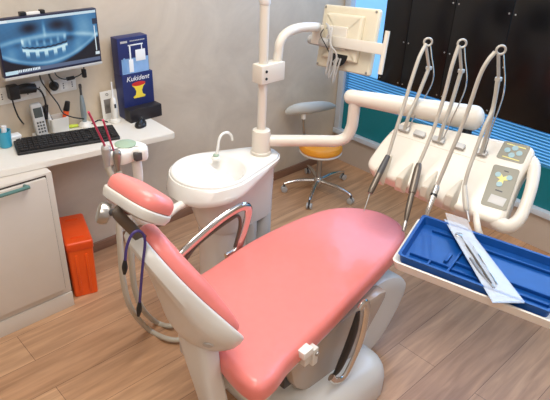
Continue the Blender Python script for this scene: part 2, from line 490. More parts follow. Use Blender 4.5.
def film(u, v):
    if v > .93:
        if .12 < u < .34 and v < .985 and (int(u*300) % 5 < 3): return (.8, .9, .95)
        return (.55, .75, .85) if u < .12 else (.10, .14, .24)
    if v < .05: return (.62, .78, .86) if u > .1 else (.8, .9, .95)
    if u > .955 and .16 < v < .27: return (.02, .03, .06)
    if .965 < u < .972 and .3 < v < .8: return (.75, .85, .9)
    if u > .955 and .82 < v < .88: return (.7, .8, .85)
    k = xray(u, v)
    a, c, d = (3, 10, 26), (62, 124, 172), (205, 236, 246)
    rgb = [a[i]+(c[i]-a[i])*k*2 for i in range(3)] if k < .5 else [c[i]+(d[i]-c[i])*(k-.5)*2 for i in range(3)]
    return s2l(rgb)
for j in range(NY):
    for i in range(NX):
        f = b.faces.new((gv[j][i], gv[j+1][i], gv[j+1][i+1], gv[j][i+1]))
        col = film((i+.5)/NX, (j+.5)/NY)
        for lp in f.loops: lp[cl] = (*col, 1)
m = bpy.data.materials.new('lit_screen'); m.use_nodes = True
nt = m.node_tree; p = nt.nodes['Principled BSDF']; a = nt.nodes.new('ShaderNodeVertexColor'); a.layer_name = 'film'
p.inputs['Base Color'].default_value = (.01, .01, .012, 1); p.inputs['Roughness'].default_value = .3
nt.links.new(a.outputs['Color'], p.inputs['Emission Color']); p.inputs['Emission Strength'].default_value = 1.05
obj('screen', b, m, mo, label='lit screen with a panoramic x-ray of teeth')

# outlets, plugs, cables
def outlet(x0, x1, z0, z1, lab, n, free):
    t = thing('wall_outlet', lab, 'power outlet', ((x0+x1)/2, 0, z0), group='outlet plates under the monitor')
    obj('cover_plate', box(B(), (x0, -.008, z0), (x1, -.0005, z1), .003), M['pvc'], t)
    for k in range(n):
        c = x0+(x1-x0)*(k+.5)/n
        s = obj('socket', cushion(B(), rrect(c-.016, -.022, c+.016, .022, .004), lambda u, v, w: V((u, -.008-w, (z0+z1)/2+v)), .002, .001, .0005), M['pvc'], t)
        b = B()
        for dz in (-.010, 0, .010): cyl(b, (c, -.0095, (z0+z1)/2+dz), (c, -.0108, (z0+z1)/2+dz), .003, seg=8)
        obj('pin_holes', b, M['blk'], s)
    return t
outlet(-2.27, -2.05, .905, .978, 'white outlet plate at left holding the black adaptor', 4, 2)
outlet(-2.03, -1.905, .905, .968, 'white outlet plate with open sockets, right of the black adaptor', 3, 2)
def P(px, py, y): return at(px, py, 1, y)
t = thing('power_adaptor', 'black block adaptor plugged in below the left half of monitor', 'adaptor', (-2.19, -.02, .93))
c = P(13, 92, -.03); b = box(B(), c+V((-.022, -.022, -.03)), c+V((.022, .02, .03)), .006); obj('plug_block', b, M['blk'], t)
b = B(); tube(b, [P(12, 98, -.045), P(14, 106, -.05), P(18, 116, -.05), P(22, 122, -.05), at(26, 126, 2, ZT+.004)], .0035, 8); obj('lead', b, M['cable'], t)
t = thing('power_strip_plug', 'long black power brick on the wall right of the block adaptor', 'adaptor', (-2.12, -.02, .94))
b = B(); tube(b, [P(18, 90, -.03), P(26, 88.5, -.03), P(35, 88, -.03)], [.020, .023, .020], 10, 4); obj('brick', b, M['blk'], t)
b = B(); tube(b, [P(35, 88, -.03), P(40, 90, -.04), P(44, 97, -.05), P(46, 106, -.05), P(46, 114, -.05), at(47, 124, 2, ZT+.004)], .0042, 8); obj('lead', b, M['cable'], t)
b = B(); tube(b, [P(46.3, 105, -.05), P(46, 119, -.05)], .009, 10); obj('ferrite', b, M['blk'], t)
t = thing('power_plug', 'round black plug pushed into the right outlet plate', 'plug', (-1.99, -.02, .93))
c = P(54, 86, -.02); b = B(); lathe(b, [(.010, 0), (.020, .004), (.021, .018), (.012, .026), (.008, .034)], c+V((0, .012, 0)), (0, -1, 0), 16); obj('plug_body', b, M['blk'], t)
b = B(); tube(b, [c+V((0, -.018, .01)), P(51, 79, -.05), P(49, 74, -.09), P(49, 70, -.115)], .0042, 8); obj('lead', b, M['cable'], t)
b = B(); tube(b, [P(39, 71, -.12), P(40, 77, -.09), P(43, 84, -.06), P(52, 96, -.05), P(58, 104, -.06), P(63, 113, -.09), P(72, 117, -.09), P(84, 119, -.07)], .003, 8)
obj('monitor_cable', b, M['cable'], label='thin black cable looping down from monitor to the pen stand', cat='cable')
b = B(); tube(b, [P(54, 71, -.12), P(57, 76, -.08), P(63, 79, -.06), P(70, 78.5, -.06), P(78, 76, -.06), P(83, 72, -.07), P(84, 66, -.11)], .0026, 8)
t = thing('signal_cable', 'black cable with a ferrite bead hanging beneath the monitor', 'cable', P(70, 78, -.06))
obj('cord', b, M['cable'], t)
b = B(); tube(b, [P(67, 79, -.06), P(74, 77.5, -.06)], .0085, 10); obj('ferrite', b, M['blk'], t)
b = B(); c = P(84, 73, -.09); box(b, c+V((-.008, -.01, -.02)), c+V((.008, .01, .018)), .003); obj('connector', b, M['blk'], t)

# keyboard, mouse
k1, k2, k3, k4 = [at(*p, 2, ZT+.01) for p in ((9, 156), (21, 140), (117, 126), (116, 138.5))]
kx = ((k3+k4)/2-(k1+k2)/2); kl = kx.length; kx.normalize(); ky = V((-kx.y, kx.x, 0)); kc = (k1+k2+k3+k4)/4; kc.z = ZT
ka = math.atan2(kx.y, kx.x); kd = .135
t = thing('keyboard', 'black computer keyboard lying on the white worktop', 'keyboard', kc, rotz=ka)
kp = lambda u, v, w: kc+kx*u+ky*v+V((0, 0, w+.012*(v/kd+.5)*(1 if w > 0 else 0)))
obj('keyboard_body', cushion(B(), rrect(-kl/2, -kd/2, kl/2, kd/2, .008), kp, .012, .003, .001), M['blk'], t)
b = B()
for r in range(6):
    for q in range(20):
        if q in (14, 18) and r in (0, 3, 4): continue
        u = -kl/2+.012+q*(kl-.024)/20; w = (kl-.024)/20-.003
        v = -kd/2+.012+r*.019
        if r == 0 and 4 <= q <= 9:
            if q > 4: continue
            w = (kl-.024)/20*6-.003
        o = [kp(a, c, .0125+h) for h in (0, .005) for a, c in ((u, v), (u+w, v), (u+w, v+.0155), (u, v+.0155))]
        vs = [b.verts.new(x) for x in o]
        b.faces.new(vs[4:]);
        for i in range(4): b.faces.new((vs[i], vs[(i+1) % 4], vs[4+(i+1) % 4], vs[4+i]))
obj('keys', b, mat('key_caps', (34, 33, 35), .5), t)
mc = at(141, 125.5, 2, ZT)
t = thing('computer_mouse', 'small black mouse on the right end of the worktop', 'mouse', mc)
md = V((.75, .66, 0)).normalized(); mp = V((-md.y, md.x, 0))
ml = [(math.cos(a)*.044, math.sin(a)*.026*(1.05 if math.cos(a) < 0 else .95)) for a in [2*PI*k/28 for k in range(28)]]
obj('mouse_body', cushion(B(), ml, lambda u, v, w: mc+md*u+mp*v+V((0, 0, w)), .020, .014, .002, .012), M['blk'], t)
b = B(); c = mc+md*.02+V((0, 0, .031)); cyl(b, c-mp*.003, c+mp*.003, .006, seg=12); obj('scroll_wheel', b, M['dgrey'], t)

# small things on the worktop
c = V((-2.122, -.05, ZT))
t = thing('cordless_phone', 'silver-grey cordless phone standing upright in its cradle behind keyboard', 'phone', c)
obj('cradle', cushion(B(), rrect(c.x-.032, c.y-.03, c.x+.032, c.y+.03, .012), flat(ZT), .022, .008, .002), M['pvc'], t)
hp = lambda u, v, w: c+V((u, -.008-w+v*.18, .016+v))
hs = obj('handset', cushion(B(), rrect(-.026, 0, .026, .145, .012), hp, .022, .008, .004), M['grey'], t)
obj('display', cushion(B(), rrect(-.019, .085, .019, .128, .003), lambda u, v, w: hp(u, v, w+.0215), .001, .0005, .0002), M['lcd'], hs, label='dark grey display')
b = B()
for r in range(4):
    for q in range(3): box(b, (-.016+q*.0125, .018+r*.014, 0), (-.008+q*.0125, .026+r*.014, .0015), 0, basis(hp(0, 0, .022), V((1, 0, 0)), V((0, .18, 1)).normalized(), V((0, -1, .18)).normalized()))
obj('keypad', b, M['dgrey'], hs)
c = at(14, 130, 1, -.06); c.z = ZT
t = thing('white_box', 'small white box with a clear lid left of the cordless phone', 'box', c)
obj('box_body', box(B(), c+V((-.025, -.005, 0)), c+V((.025, .035, .032)), .005), M['pvc'], t)
obj('lid', box(B(), c+V((-.026, -.006, .032)), c+V((.026, .036, .044)), .004), M['ink'], t)
c = at(2, 126, 1, -.05); c.z = ZT
t = thing('turquoise_cup', 'turquoise cup at the far left end of worktop, cut by photo edge', 'cup', c)
obj('cup_body', lathe(B(), [(.022, 0), (.026, .004), (.030, .07), (.031, .075), (.028, .075), (.024, .01), (.0, .008)], c), M['cyan'], t)
b = B(); tube(b, [c+V((-.005, 0, .01)), c+V((.006, -.003, .095))], .011, 10); obj('cup_tissue', b, M['ink'], t)
c = V((-2.03, -.035, ZT))
t = thing('pen_holder', 'white desk pen holder under the outlet plates', 'pen holder', c)
b = B(); rings = []
for z, e in ((0, .0), (.075, -.004), (.075, .002), (.01, .006)):
    rings.append([V((c.x+x, c.y+y, ZT+z)) for x, y in rrect(-.038+e, -.03+e, .038-e, .03-e, .008)])
loft(b, rings); obj('holder_body', b, M['pvc'], t)
def pen(name, lab, a, d, r, m, capm, L=.12, grp=None):
    d = V(d).normalized(); a = V(a)
    t = thing(name, lab, 'marker', a, group=grp)
    b = B(); cyl(b, a, a+d*L*.66, r, bev=.001, seg=10); obj('barrel', b, m, t)
    b = B(); cyl(b, a+d*L*.665, a+d*L, r*1.08, r*.85, 10, .001); obj('cap', b, capm, t)
pen('marker_pen', 'orange marker with black cap standing in the white pen holder', c+V((.022, -.004, .015)), (.25, -.1, 1), .013, M['ored'], M['blk'], .13, 'pens in the white holder')
pen('marker_pen', 'black marker leaning left in the white pen holder', c+V((-.01, 0, .015)), (-.4, 0, 1), .010, M['blk'], M['dgrey'], .13, 'pens in the white holder')
pen('marker_pen', 'white marker leaning left in the pen holder, beside the black one', c+V((-.024, 0, .015)), (-.25, -.1, 1), .010, M['ink'], M['pvc'], .10, 'pens in the white holder')
h1 = at(56, 128, 2, ZT+.009); h2 = at(73, 126, 2, ZT+.009)
pen('highlighter_pen', 'lime yellow highlighter lying behind the keyboard', h1, h2-h1, .008, M['lime'], M['lime'], .10)
# upright tool with dark tip
c = V((-1.905, -.045, ZT))
t = thing('curing_light', 'slim grey-blue handheld dental tool with dark tip standing upright behind keyboard', 'dental tool', c)
obj('charging_base', lathe(B(), [(.03, 0), (.031, .006), (.024, .018), (.014, .024)], c), M['pvc'], t)
obj('tool_body', lathe(B(), [(.009, .02), (.013, .05), (.013, .1), (.009, .14), (.006, .155)], c+V((0, 0, 0))), mat('blue_grey_metal', (150, 164, 170), .3, metal=.4), t)
obj('dark_tip', lathe(B(), [(.0055, .155), (.0055, .185), (.0075, .192), (.0065, .205), (.003, .207)], c), M['dgrey'], t, label='dark tip')
c = V((-1.768, -.085, ZT))
t = thing('electric_toothbrush', 'white electric toothbrush standing upright left of the blue boxes', 'toothbrush', c)
obj('charging_base', lathe(B(), [(.026, 0), (.028, .006), (.024, .016), (.014, .02)], c), M['pvc'], t)
obj('brush_handle', lathe(B(), [(.012, .018), (.0155, .04), (.016, .08), (.012, .115), (.006, .125)], c), M['pvc'], t)
obj('brush_neck', lathe(B(), [(.0055, .125), (.0035, .165), (.003, .2)], c), M['ink'], t)
b = B(); box(b, c+V((-.005, -.017, .075)), c+V((.005, -.012, .095)), .002); obj('switch_button', b, M['blk'], t, label='black switch')
c = V((-1.768, -.02, ZT))
t = thing('brochure', 'small white leaflet with a grey photo leaning on the wall', 'leaflet', c)
bp_ = lambda u, v, w: c+V((u, -.012-w+v*.06, v))
obj('leaflet_sheet', cushion(B(), rrect(-.035, 0, .06, .14, .001), bp_, .002, .0005, .0002), M['paper'], t)
obj('leaflet_photo', cushion(B(), rrect(-.02, .03, .03, .10, .001), lambda u, v, w: bp_(u, v, w+.002), .0005, .0002, .0001), M['bw'], t, label='grey printed photo')
obj('leaflet_title', text_bm('O', basis(bp_(.0, .122, .0028), V((1, 0, 0)), V((0, .06, 1)).normalized(), V((0, -1, .06)).normalized()), .02), M['dgrey'], t)
b = B(); tube(b, [at(66, 124, 2, ZT+.004), at(78, 120, 2, ZT+.004), at(90, 124, 2, ZT+.004), at(99, 120, 2, ZT+.004), at(108, 122, 2, ZT+.004)], .003, 8)
obj('charger_lead', b, M['cable'], label='short black lead lying coiled between pen holder and toothbrush', cat='cable')

# blue boxes
bx0, bx1 = -1.715, -1.548
ang = -.03
t = thing('display_box', 'dark navy countertop display box with a yellow apple core print and black tray', 'display box', (-1.64, -.07, ZT))
obj('back_card', box(B(), (bx0, -.095, ZT), (bx1, -.02, .955), .001), M['navy'], t)
obj('front_tray', box(B(), (bx0-.005, -.15, ZT), (bx1+.005, -.095, ZT+.062), .0015), M['blacktray'], t, label='black front tray')
fy = -.0955
fx = basis(V((-1.632, fy, .932)), V((1, 0, 0)), V((0, 0, 1)), V((0, -1, 0)))
obj('brand_print', text_bm('Kukident', fx, .034, .25), M['ink'], t)
b = B()
ac = [(.032, .072), (.036, .06), (.024, .048), (.016, .03), (.020, .012), (.034, .004), (.030, -.004)]
ol = [(x, z) for x, z in ac]+[(-x, z) for x, z in ac[::-1]]
prism(b, ol, lambda u, v, w: V((-1.630+u, fy-w, .838+v)), 0, .0006)
obj('apple_core_print', b, M['yel'], t)
b = B(); prism(b, [(x*.038, .066+y*.011) for x, y in [(math.cos(a), math.sin(a)) for a in [2*PI*k/20 for k in range(20)]]], lambda u, v, w: V((-1.630+u, fy-w, .838+v)), .0006, .001)
obj('apple_top_print', b, M['red'], t)
t = thing('product_box', 'tall blue product box with an oral irrigator picture, behind the navy display box', 'box', (-1.65, -.04, .955))
obj('carton', box(B(), (bx0-.005, -.088, .956), (bx1-.012, -.03, 1.128), .001), M['navy'], t)
fy2 = -.0885
pb = lambda u, v, w: V((u, fy2-w, v))
b = B(); box(b, (bx0+.008, fy2-.0004, .957), (bx1-.014, fy2, 1.03), 0); obj('sky_print', b, M['sky'], t)
b = B()
box(b, (bx0+.085, fy2-.0012, 1.012), (bx0+.138, fy2-.0004, 1.066), .0003)
obj('device_print', b, M['ink'], t)
b = B()
box(b, (bx0+.047, fy2-.0011, .963), (bx0+.07, fy2-.0005, 1.025), .0002); box(b, (bx0+.053, fy2-.0011, 1.025), (bx0+.061, fy2-.0005, 1.094), .0002)
box(b, (bx0+.048, fy2-.0011, 1.088), (bx0+.128, fy2-.0005, 1.094), .0002); box(b, (bx0+.118, fy2-.0011, 1.06), (bx0+.123, fy2-.0005, 1.09), .0002)
obj('nozzle_print', b, M['ink'], t)
b = B(); box(b, (bx0+.012, fy2-.001, .963), (bx0+.034, fy2-.0004, 1.015), .0002); box(b, (bx0+.018, fy2-.001, 1.015), (bx0+.028, fy2-.0004, 1.035), .0002)
obj('bottle_print', b, mat('bottle_print_blue', (120, 160, 205), .4), t)
b = B(); box(b, (bx0+.01, fy2-.001, 1.104), (bx0+.046, fy2-.0004, 1.114), .0002)
for k in range(9): box(b, (bx0+.06+k*.009, fy2-.001, 1.108), (bx0+.067+k*.009, fy2-.0004, 1.113), .0001)
obj('title_print', b, M['grey'], t)

# ------------------------------------------------------------------ cuspidor unit and pole
Zb = .74
PX = V((-1.462, -.803, 0))
BC = V((-1.728, -.785, 0))
un = thing('cuspidor_unit', 'white spittoon bowl unit on a glossy column between chair and wall', 'dental unit', (-1.6, -.8, 0))
def hull(c1, r1, c2, r2, n=56):
    d = (c2-c1); L = d.length; a0 = math.atan2(d.y, d.x); al = math.acos((r1-r2)/L)
    out = []
    for k in range(n//2+1):
        a = a0+al+(2*PI-2*al)*k/(n//2); out.append(V((c1.x+r1*math.cos(a), c1.y+r1*math.sin(a), 0)))
    for k in range(n//2+1):
        a = a0-al+2*al*k/(n//2); out.append(V((c2.x+r2*math.cos(a), c2.y+r2*math.sin(a), 0)))
    # resample evenly, soften
    pts = out; m = 72; per = [0]
    for i in range(len(pts)): per.append(per[-1]+(pts[(i+1) % len(pts)]-pts[i]).length)
    res = []
    for k in range(m):
        s = per[-1]*k/m; i = max(j for j in range(len(pts)) if per[j] <= s)
        q = (s-per[i])/max(1e-9, per[i+1]-per[i]); res.append(pts[i].lerp(pts[(i+1) % len(pts)], q))
    for _ in range(2): res = [(res[i-1]+res[i]*2+res[(i+1) % m])/4 for i in range(m)]
    return res
def thick(p):
    s = max(0, min(1, (PX.x-p.x)/(PX.x-BC.x+.15))); return .035+.052*s
o_top = hull(BC, .168, PX, .083)
o_bot = hull(BC+V((-.002, -.004, 0)), .186, PX, .088)
bc2 = BC+V((-.005, -.005, 0))
rings = []
rings.append([V((p.x*.9+BC.x*.1, p.y*.9+BC.y*.1, Zb-thick(p)-.003)) for p in o_bot])
rings.append([V((p.x*.97+BC.x*.03, p.y*.97+BC.y*.03, Zb-thick(p)+.001)) for p in o_bot])
for f, dz in ((-.02, .010), (.05, .024), (.4, .06), (.75, .085), (1, 1)):
    rr_ = []
    for pb_, pt in zip(o_bot, o_top):
        th = thick(pt); q = pb_.lerp(pt, f); z = Zb-th+min(dz, th-.012); rr_.append(V((q.x, q.y, z)))
    rings.append(rr_)
rings.append([V((p.x, p.y, Zb-.004)) for p in (a.lerp(b_, .015) for a, b_ in zip(o_top, [bc2]*72))])
rim = [V((p.x, p.y, Zb)) for p in o_top]
rings.append([V((p.x, p.y, Zb)) for p in (a.lerp(BC, .05) for a in o_top)])
# circular lip and hollow, matched by angle to the teardrop
lip = []
for p in o_top:
    d = (p-bc2); d.z = 0; L = d.length; d.normalize(); lip.append((d, L))
for rad, z in ((.152, 0), (.146, -.004), (.136, -.022), (.118, -.05), (.085, -.072), (.045, -.083), (.02, -.086)):
    rings.append([V((bc2.x+d.x*min(rad, L*.93), bc2.y+d.y*min(rad, L*.93), Zb+z)) for d, L in lip])
b = B(); loft(b, rings)
obj('bowl', b, M['porc'], un)
b = B(); bw = hull(BC+V((.02, .0, 0)), .135, PX+V((-.01, 0, 0)), .072)
bw2 = hull(BC+V((.05, .0, 0)), .105, PX+V((-.01, 0, 0)), .066)
rg = []
for k in range(9):
    z = Zb-.045-(Zb-.045-.47)*k/8; f = (k/8)**1.2
    rg.append([V((p.lerp(q, f).x, p.lerp(q, f).y, z-.05*(1-max(0, min(1, (p.x-BC.x)/(PX.x-BC.x))))*(1 if k == 0 else 0))) for p, q in zip(bw, bw2)])
rg.append([V((p.x*.97+PX.x*.03, p.y*.97+BC.y*.03, .452)) for p in bw2])
loft(b, rg)
obj('unit_body', b, M['gloss'], un)
b = B(); rg = []
lo_ = hull(BC+V((.04, 0, 0)), .09, BC+V((.14, 0, 0)), .075)
for z, e in ((.455, 0), (.05, 0), (.045, .01), (0, .012)):
    rg.append([V((p.x, p.y, z)) if not e else V((BC.x+(p.x-BC.x)*(1+e*4), BC.y+(p.y-BC.y)*(1+e*8), z)) for p in lo_])
loft(b, rg)
obj('foot_column', b, M['gloss'], un)
b = B(); cyl(b, (PX.x-.005, PX.y-.02, 0), (PX.x-.005, PX.y-.02, .46), .045, seg=16, bev=.004)
obj('supply_pipe', b, M['grey'], un)
b = B(); cyl(b, (PX.x-.10, PX.y-.035, 0), (PX.x-.10, PX.y-.035, .46), .04, seg=16, bev=.004)
obj('supply_pipe', b, M['grey'], un)
b = B()
s0 = at(216, 158, 2, Zb); lathe(b, [(.020, -.004), (.021, .0), (.019, .005), (.014, .009), (.008, .011)], s0)
sp = obj('spout_base', b, M['porc'], un)
b = B(); y_ = s0.y
tube(b, [s0+V((0, 0, .005)), at(217.5, 150, 1, y_), at(219, 140, 1, y_), at(222, 134.5, 1, y_), at(227, 132.5, 1, y_), at(231, 135, 1, y_), at(232.5, 140, 1, y_)], .0062, 12)
obj('spout', b, M['porc'], un)
b = B(); lathe(b, [(.012, .010), (.014, .014), (.008, .019)], s0); obj('spout_gasket', b, M['kgreen'], un, label='greenish ring round the spout foot')
b = B(); lathe(b, [(.016, 0), (.02, .001), (.02, .003), (.004, .003)], V((bc2.x, bc2.y, Zb-.087))); obj('drain', b, M['pvc'], un)
b = B(); cyl(b, (PX.x, PX.y, Zb-.01), (PX.x, PX.y, 2.25), .0192, seg=20)
po = obj('pole', b, M['warm'], un)
b = B(); lathe(b, [(.046, 0), (.046, .014), (.042, .018), (.041, .10), (.038, .112), (.023, .118)], V((PX.x, PX.y, Zb-.002))); obj('pole_collar', b, M['warm'], un)
b = B(); lathe(b, [(.0185, 0), (.021, .002), (.0225, .005), (.0225, .026), (.0185, .03)], V((PX.x, PX.y, 1.372))); obj('pole_ring', b, M['pvc'], po)

# ------------------------------------------------------------------ monitor arm + rear of patient monitor
cl0 = V((PX.x, PX.y, 1.06))
ma = thing('monitor_support', 'cream curved arm clamped to the pole, carrying the small monitor', 'monitor arm', cl0)
b = B(); box(b, (-1.497, -.834, 1.062), (-1.366, -.774, 1.140), .006); obj('clamp', b, M['warm'], ma)
for z in (1.085, 1.115): obj('clamp_bolt', cyl(B(), (-1.472, -.8345, z), (-1.472, -.837, z), .006, seg=10), M['blk'], ma)
TC = V((-.986, -.84, 1.178)); TU = V((-.076, -.992, .104)).normalized(); TV = V((.21, .086, .974)); TN = TU.cross(TV).normalized()
if TN.x > 0: TN = -TN
TV = TN.cross(TU).normalized()
if TV.z < 0: TV = -TV
tvp = lambda u, v, w: TC+TU*u+TV*v+TN*w
kn = tvp(-.115, .0, .065)
b = B(); ya = PX.y
tube(b, [V((-1.385, ya, 1.13)), at(278.5, 52, 1, ya), at(279.5, 44, 1, ya), at(283.5, 36, 1, ya), at(291, 30.5, 1, ya-.0), at(301, 27.5, 1, ya+.005), at(314, 27, 1, ya+.02), tvp(-.125, .035, .075)], .0195, 16)
obj('arm_tube', b, M['warm'], ma)
b = B(); cyl(b, tvp(-.17, -.022, .072), tvp(-.06, -.03, .05), .021, seg=16, bev=.004)
obj('tilt_knuckle', b, M['grey'], ma)
b = B(); cyl(b, tvp(-.125, .045, .07), tvp(-.125, -.04, .068), .026, seg=16, bev=.006); obj('swivel_joint', b, M['warm'], ma)

tv = thing('patient_monitor', 'small cream monitor seen from behind on the curved arm', 'monitor', TC)
rr1 = rrect(-.17, -.14, .17, .14, .012)
b = B(); cushion(b, rr1, lambda u, v, w: tvp(u, v, w-.012), .024, .010, .006); obj('rear_housing', b, M['cream'], tv)
b = B(); cushion(b, rrect(-.125, -.095, .10, .105, .008), lambda u, v, w: tvp(u, v, w+.011), .024, .012, .002); obj('rear_bulge', b, M['cream'], tv)
b = B(); cushion(b, rrect(-.155, -.125, .155, .125, .004), lambda u, v, w: tvp(u, v, -.0125-w), .002, .0008, .0004); obj('screen', b, M['blk'], tv, label='black screen on the far side')
b = B(); cushion(b, [(.0+.06*math.cos(a)-.008, -.068+.055*math.sin(a)) for a in [PI+PI*k/14 for k in range(15)]], lambda u, v, w: tvp(u, v, w+.034), .003, .001, .0005)
obj('cable_recess', b, M['blk'], tv, label='black half-round cable recess')
for su, sv in ((-.155, .128), (.155, .128), (.155, -.128), (-.155, -.128)): obj('corner_screw', lathe(B(), [(.006, 0), (.006, .002), (.003, .003)], tvp(su, sv, .0115), TN, 10), M['satin'], tv)
b = B(); cushion(b, rrect(-.09, -.05, .03, .05, .006), lambda u, v, w: tvp(u, v, w+.034), .010, .003, .001); obj('mount_plate', b, M['warm'], tv)
b = B()
hm = basis(tvp(0, 0, .046), TU, TV, TN)
box(b, (-.06, -.040, -.008), (.262, .006, .008), .004, hm); hb = obj('handle_beam', b, M['warm'], tv)
b = B(); tube(b, [tvp(.262, .058, .046), tvp(.262, -.118, .046)], .0105, 12); obj('handle_grip', b, M['warm'], hb)
b = B(); random.seed(4)
for k in range(7):
    s = random.uniform(-.014, .014)
    tube(b, [tvp(-.08+.006*k, .055-.01*k, .075+s), tvp(-.035+s, .04, .085), tvp(-.012+s, -.03, .088+s), tvp(.0+s*2, -.075, .075), tvp(-.018+s*2, -.14-.012*k+.02, .055), tvp(.005+s, -.085, .04)], .0042, 6, 5)
obj('loose_cables', b, M['grey'], tv)
b = B()
for k in range(1): tube(b, [tvp(-.09, .03-.02*k, .07), tvp(-.08, .0, .09), tvp(-.03, -.06-.02*k, .078), tvp(-.01+.01*k, -.155-.01*k, .03)], .0025, 6, 5)
obj('black_leads', b, M['cable'], tv)

# ------------------------------------------------------------------ delivery arm
A1 = at(343, 141, 2, .80); UA1 = at(354, 100, 2, 1.0); UA2 = at(474, 118, 2, 1.0)
da = thing('delivery_arm', 'thick cream jointed arm running from the pole to the instrument console', 'arm', (PX.x, PX.y, .8))
b = B(); st = V((PX.x, PX.y, .80)); dd = (A1-st).normalized()
tube(b, [st+dd*.035, st+dd*.15, st+dd*.26, A1-dd*.03, A1+dd*.012+V((0, 0, .018)), A1+dd*.03+V((0, 0, .06)), A1.lerp(UA1, .0)+dd*.034+V((0, 0, .10)), A1+dd*.034+V((0, 0, .185))], .0255, 18)
obj('lower_arm', b, M['warm'], da)
U0 = A1+dd*.034; U0 = V((U0.x, U0.y, 1.0))
ud = (UA2-U0).normalized()
def caparm(b, a, e, ra, rb_):
    d = (e-a).normalized(); L = (e-a).length
    pr = [(ra*math.cos(t), -ra*math.sin(t)*.9) for t in [PI/2*(1-k/6) for k in range(7)]]
    pr += [(ra+(rb_-ra)*k/6, L*k/6) for k in range(1, 7)]
    pr += [(rb_*math.cos(t), L+rb_*math.sin(t)*.8) for t in [PI/2*k/6 for k in range(1, 7)]]
    lathe(b, pr, a, d, 24)
b = B(); caparm(b, U0-ud*.022, UA2, .031, .050); obj('upper_arm', b, M['warm'], da)
# ------------------------------------------------------------------ instrument console
CO = V((-1.164, -1.532, .879)); CU = V((.1, -.995, .008)).normalized(); CV = V((.791, .085, .606)); CN = CU.cross(CV).normalized()
CV = CN.cross(CU).normalized()
cp = lambda u, v, w: CO+CU*u+CV*v+CN*w
def cuv(px, py, h=0.):
    d = ray(px, py); s = ((CO+CN*h-EYE).dot(CN))/d.dot(CN); return EYE+d*s
b = B(); jt = UA2-ud*.02; cyl(b, jt-V((0, 0, .045)), jt-V((0, 0, .10)), .024, seg=16, bev=.003); obj('joint', b, M['blk'], da, label='black swivel joint')
cn = thing('instrument_console', 'cream instrument console with grey keypads at the end of the arm', 'dental console', CO-V((0, 0, .12)))
ctrl = [(-.298, -.045), (-.29, .03), (-.262, .115), (-.2, .132), (0, .150), (.2, .168), (.255, .165), (.272, .12), (.268, .03), (.282, -.09), (.282, -.150), (.24, -.168), (.1, -.165), (-.1, -.152), (-.24, -.142), (-.294, -.115)]
outl = [(p.x, p.y) for p in cr([(x, y, 0) for x, y in ctrl], 5, True)]
body_th = .085
b = B(); cushion(b, outl, lambda u, v, w: cp(u, v, w-body_th), body_th, .018, .022)
obj('console_body', b, M['warm'], cn)
b = B(); tube(b, [cp(.235, .135, -.035), cp(.275, .115, -.033), cp(.302, .05, -.03), cp(.318, -.03, -.03), cp(.324, -.10, -.03), cp(.312, -.14, -.03), cp(.285, -.152, -.03), cp(.24, -.14, -.03)], [.026, .025, .022, .021, .022, .025, .028, .028], 14)
obj('grip_handle', b, M['warm'], cn)
b = B(); box(b, (-.28, .046, -.001), (.13, .048, .0006), 0, basis(CO, CU, CV, CN)); obj('seam_line', b, M['lgrey'], cn)
# link down from the arm joint
b = B(); c1 = jt-V((0, 0, .10)); tube(b, [c1, c1-V((.02, 0, .04)), cp(.02, .08, -.085)], .024, 14); obj('support_stem', b, M['warm'], cn)
for k, (u, v) in enumerate([(-.229, .078), (-.158, .077), (-.075, .076), (.009, .077), (.097, .078)]):
    b = B(); box(b, (u-.024, v-.012, .001), (u+.024, v+.012, .016), .004, basis(CO, CU, CV, CN))
    obj('hose_clip', b, M['grey'], cn)
for u in (-.215, -.12, -.015, .085):
    b = B(); apex = (u, -.055)
    rg = []
    for s, wd, hh, vv in ((0, .004, .004, -.05), (.5, .017, .022, -.095), (1, .028, .034, -.145)):
        rg.append([cp(u-wd, vv, -.004), cp(u-wd*.5, vv, hh), cp(u+wd*.5, vv, hh), cp(u+wd, vv, -.004)])
    rg.append([cp(u-.024, -.172, -.03), cp(u-.012, -.172, .004), cp(u+.012, -.172, .004), cp(u+.024, -.172, -.03)])
    loft(b, rg)
    bmesh.ops.bevel(b, geom=b.edges[:], offset=.002, segments=2, affect='EDGES')
    obj('instrument_rest', b, M['lgrey'], cn)
# keypads
k1 = [(.152, .160), (.247, .166), (.252, .085), (.153, .080)]
def pad_part(name, q, h=.0008):
    b = B(); cx = sum(p[0] for p in q)/4; cy = sum(p[1] for p in q)/4
    o = []
    for i in range(4):
        a, c, d = V((*q[i-1], 0)), V((*q[i], 0)), V((*q[(i+1) % 4], 0))
        for s in (0, .5, 1):
            p = (c+(a-c).normalized()*.008).lerp(c+(d-c).normalized()*.008, s) if s in (0, 1) else c+((a-c).normalized()+(d-c).normalized())*.0025
            o.append((p.x, p.y))
    cushion(b, o, lambda u, v, w: cp(u, v, w+.0002), h, .0004, .0002); return obj(name, b, M['kpad'], cn)
kp1 = pad_part('upper_keypad', k1)
kp2 = pad_part('lower_keypad', [(.160, .052), (.254, .060), (.279, -.112), (.188, -.119)])
def disc(b, u, v, r, h0=.001, h=.0012, n=16, sy=1.):
    prism(b, [(u+r*math.cos(2*PI*k/n), v+r*sy*math.sin(2*PI*k/n)) for k in range(n)], cp, h0, h0+h)
b = B()
for du, dv in ((-.022, .0), (.022, .0), (0, .016), (0, -.016)):
    disc(b, .200+du, .124+dv, .011, .001)
obj('round_buttons', b, M['keyb'], kp1)
b = B(); box(b, (.165, .148, .0009), (.235, .152, .0014), 0, basis(CO, CU, CV, CN)); box(b, (.172, .092, .0009), (.235, .096, .0014), 0, basis(CO, CU, CV, CN)); obj('symbols', b, M['kyel'], kp1)
b = B()
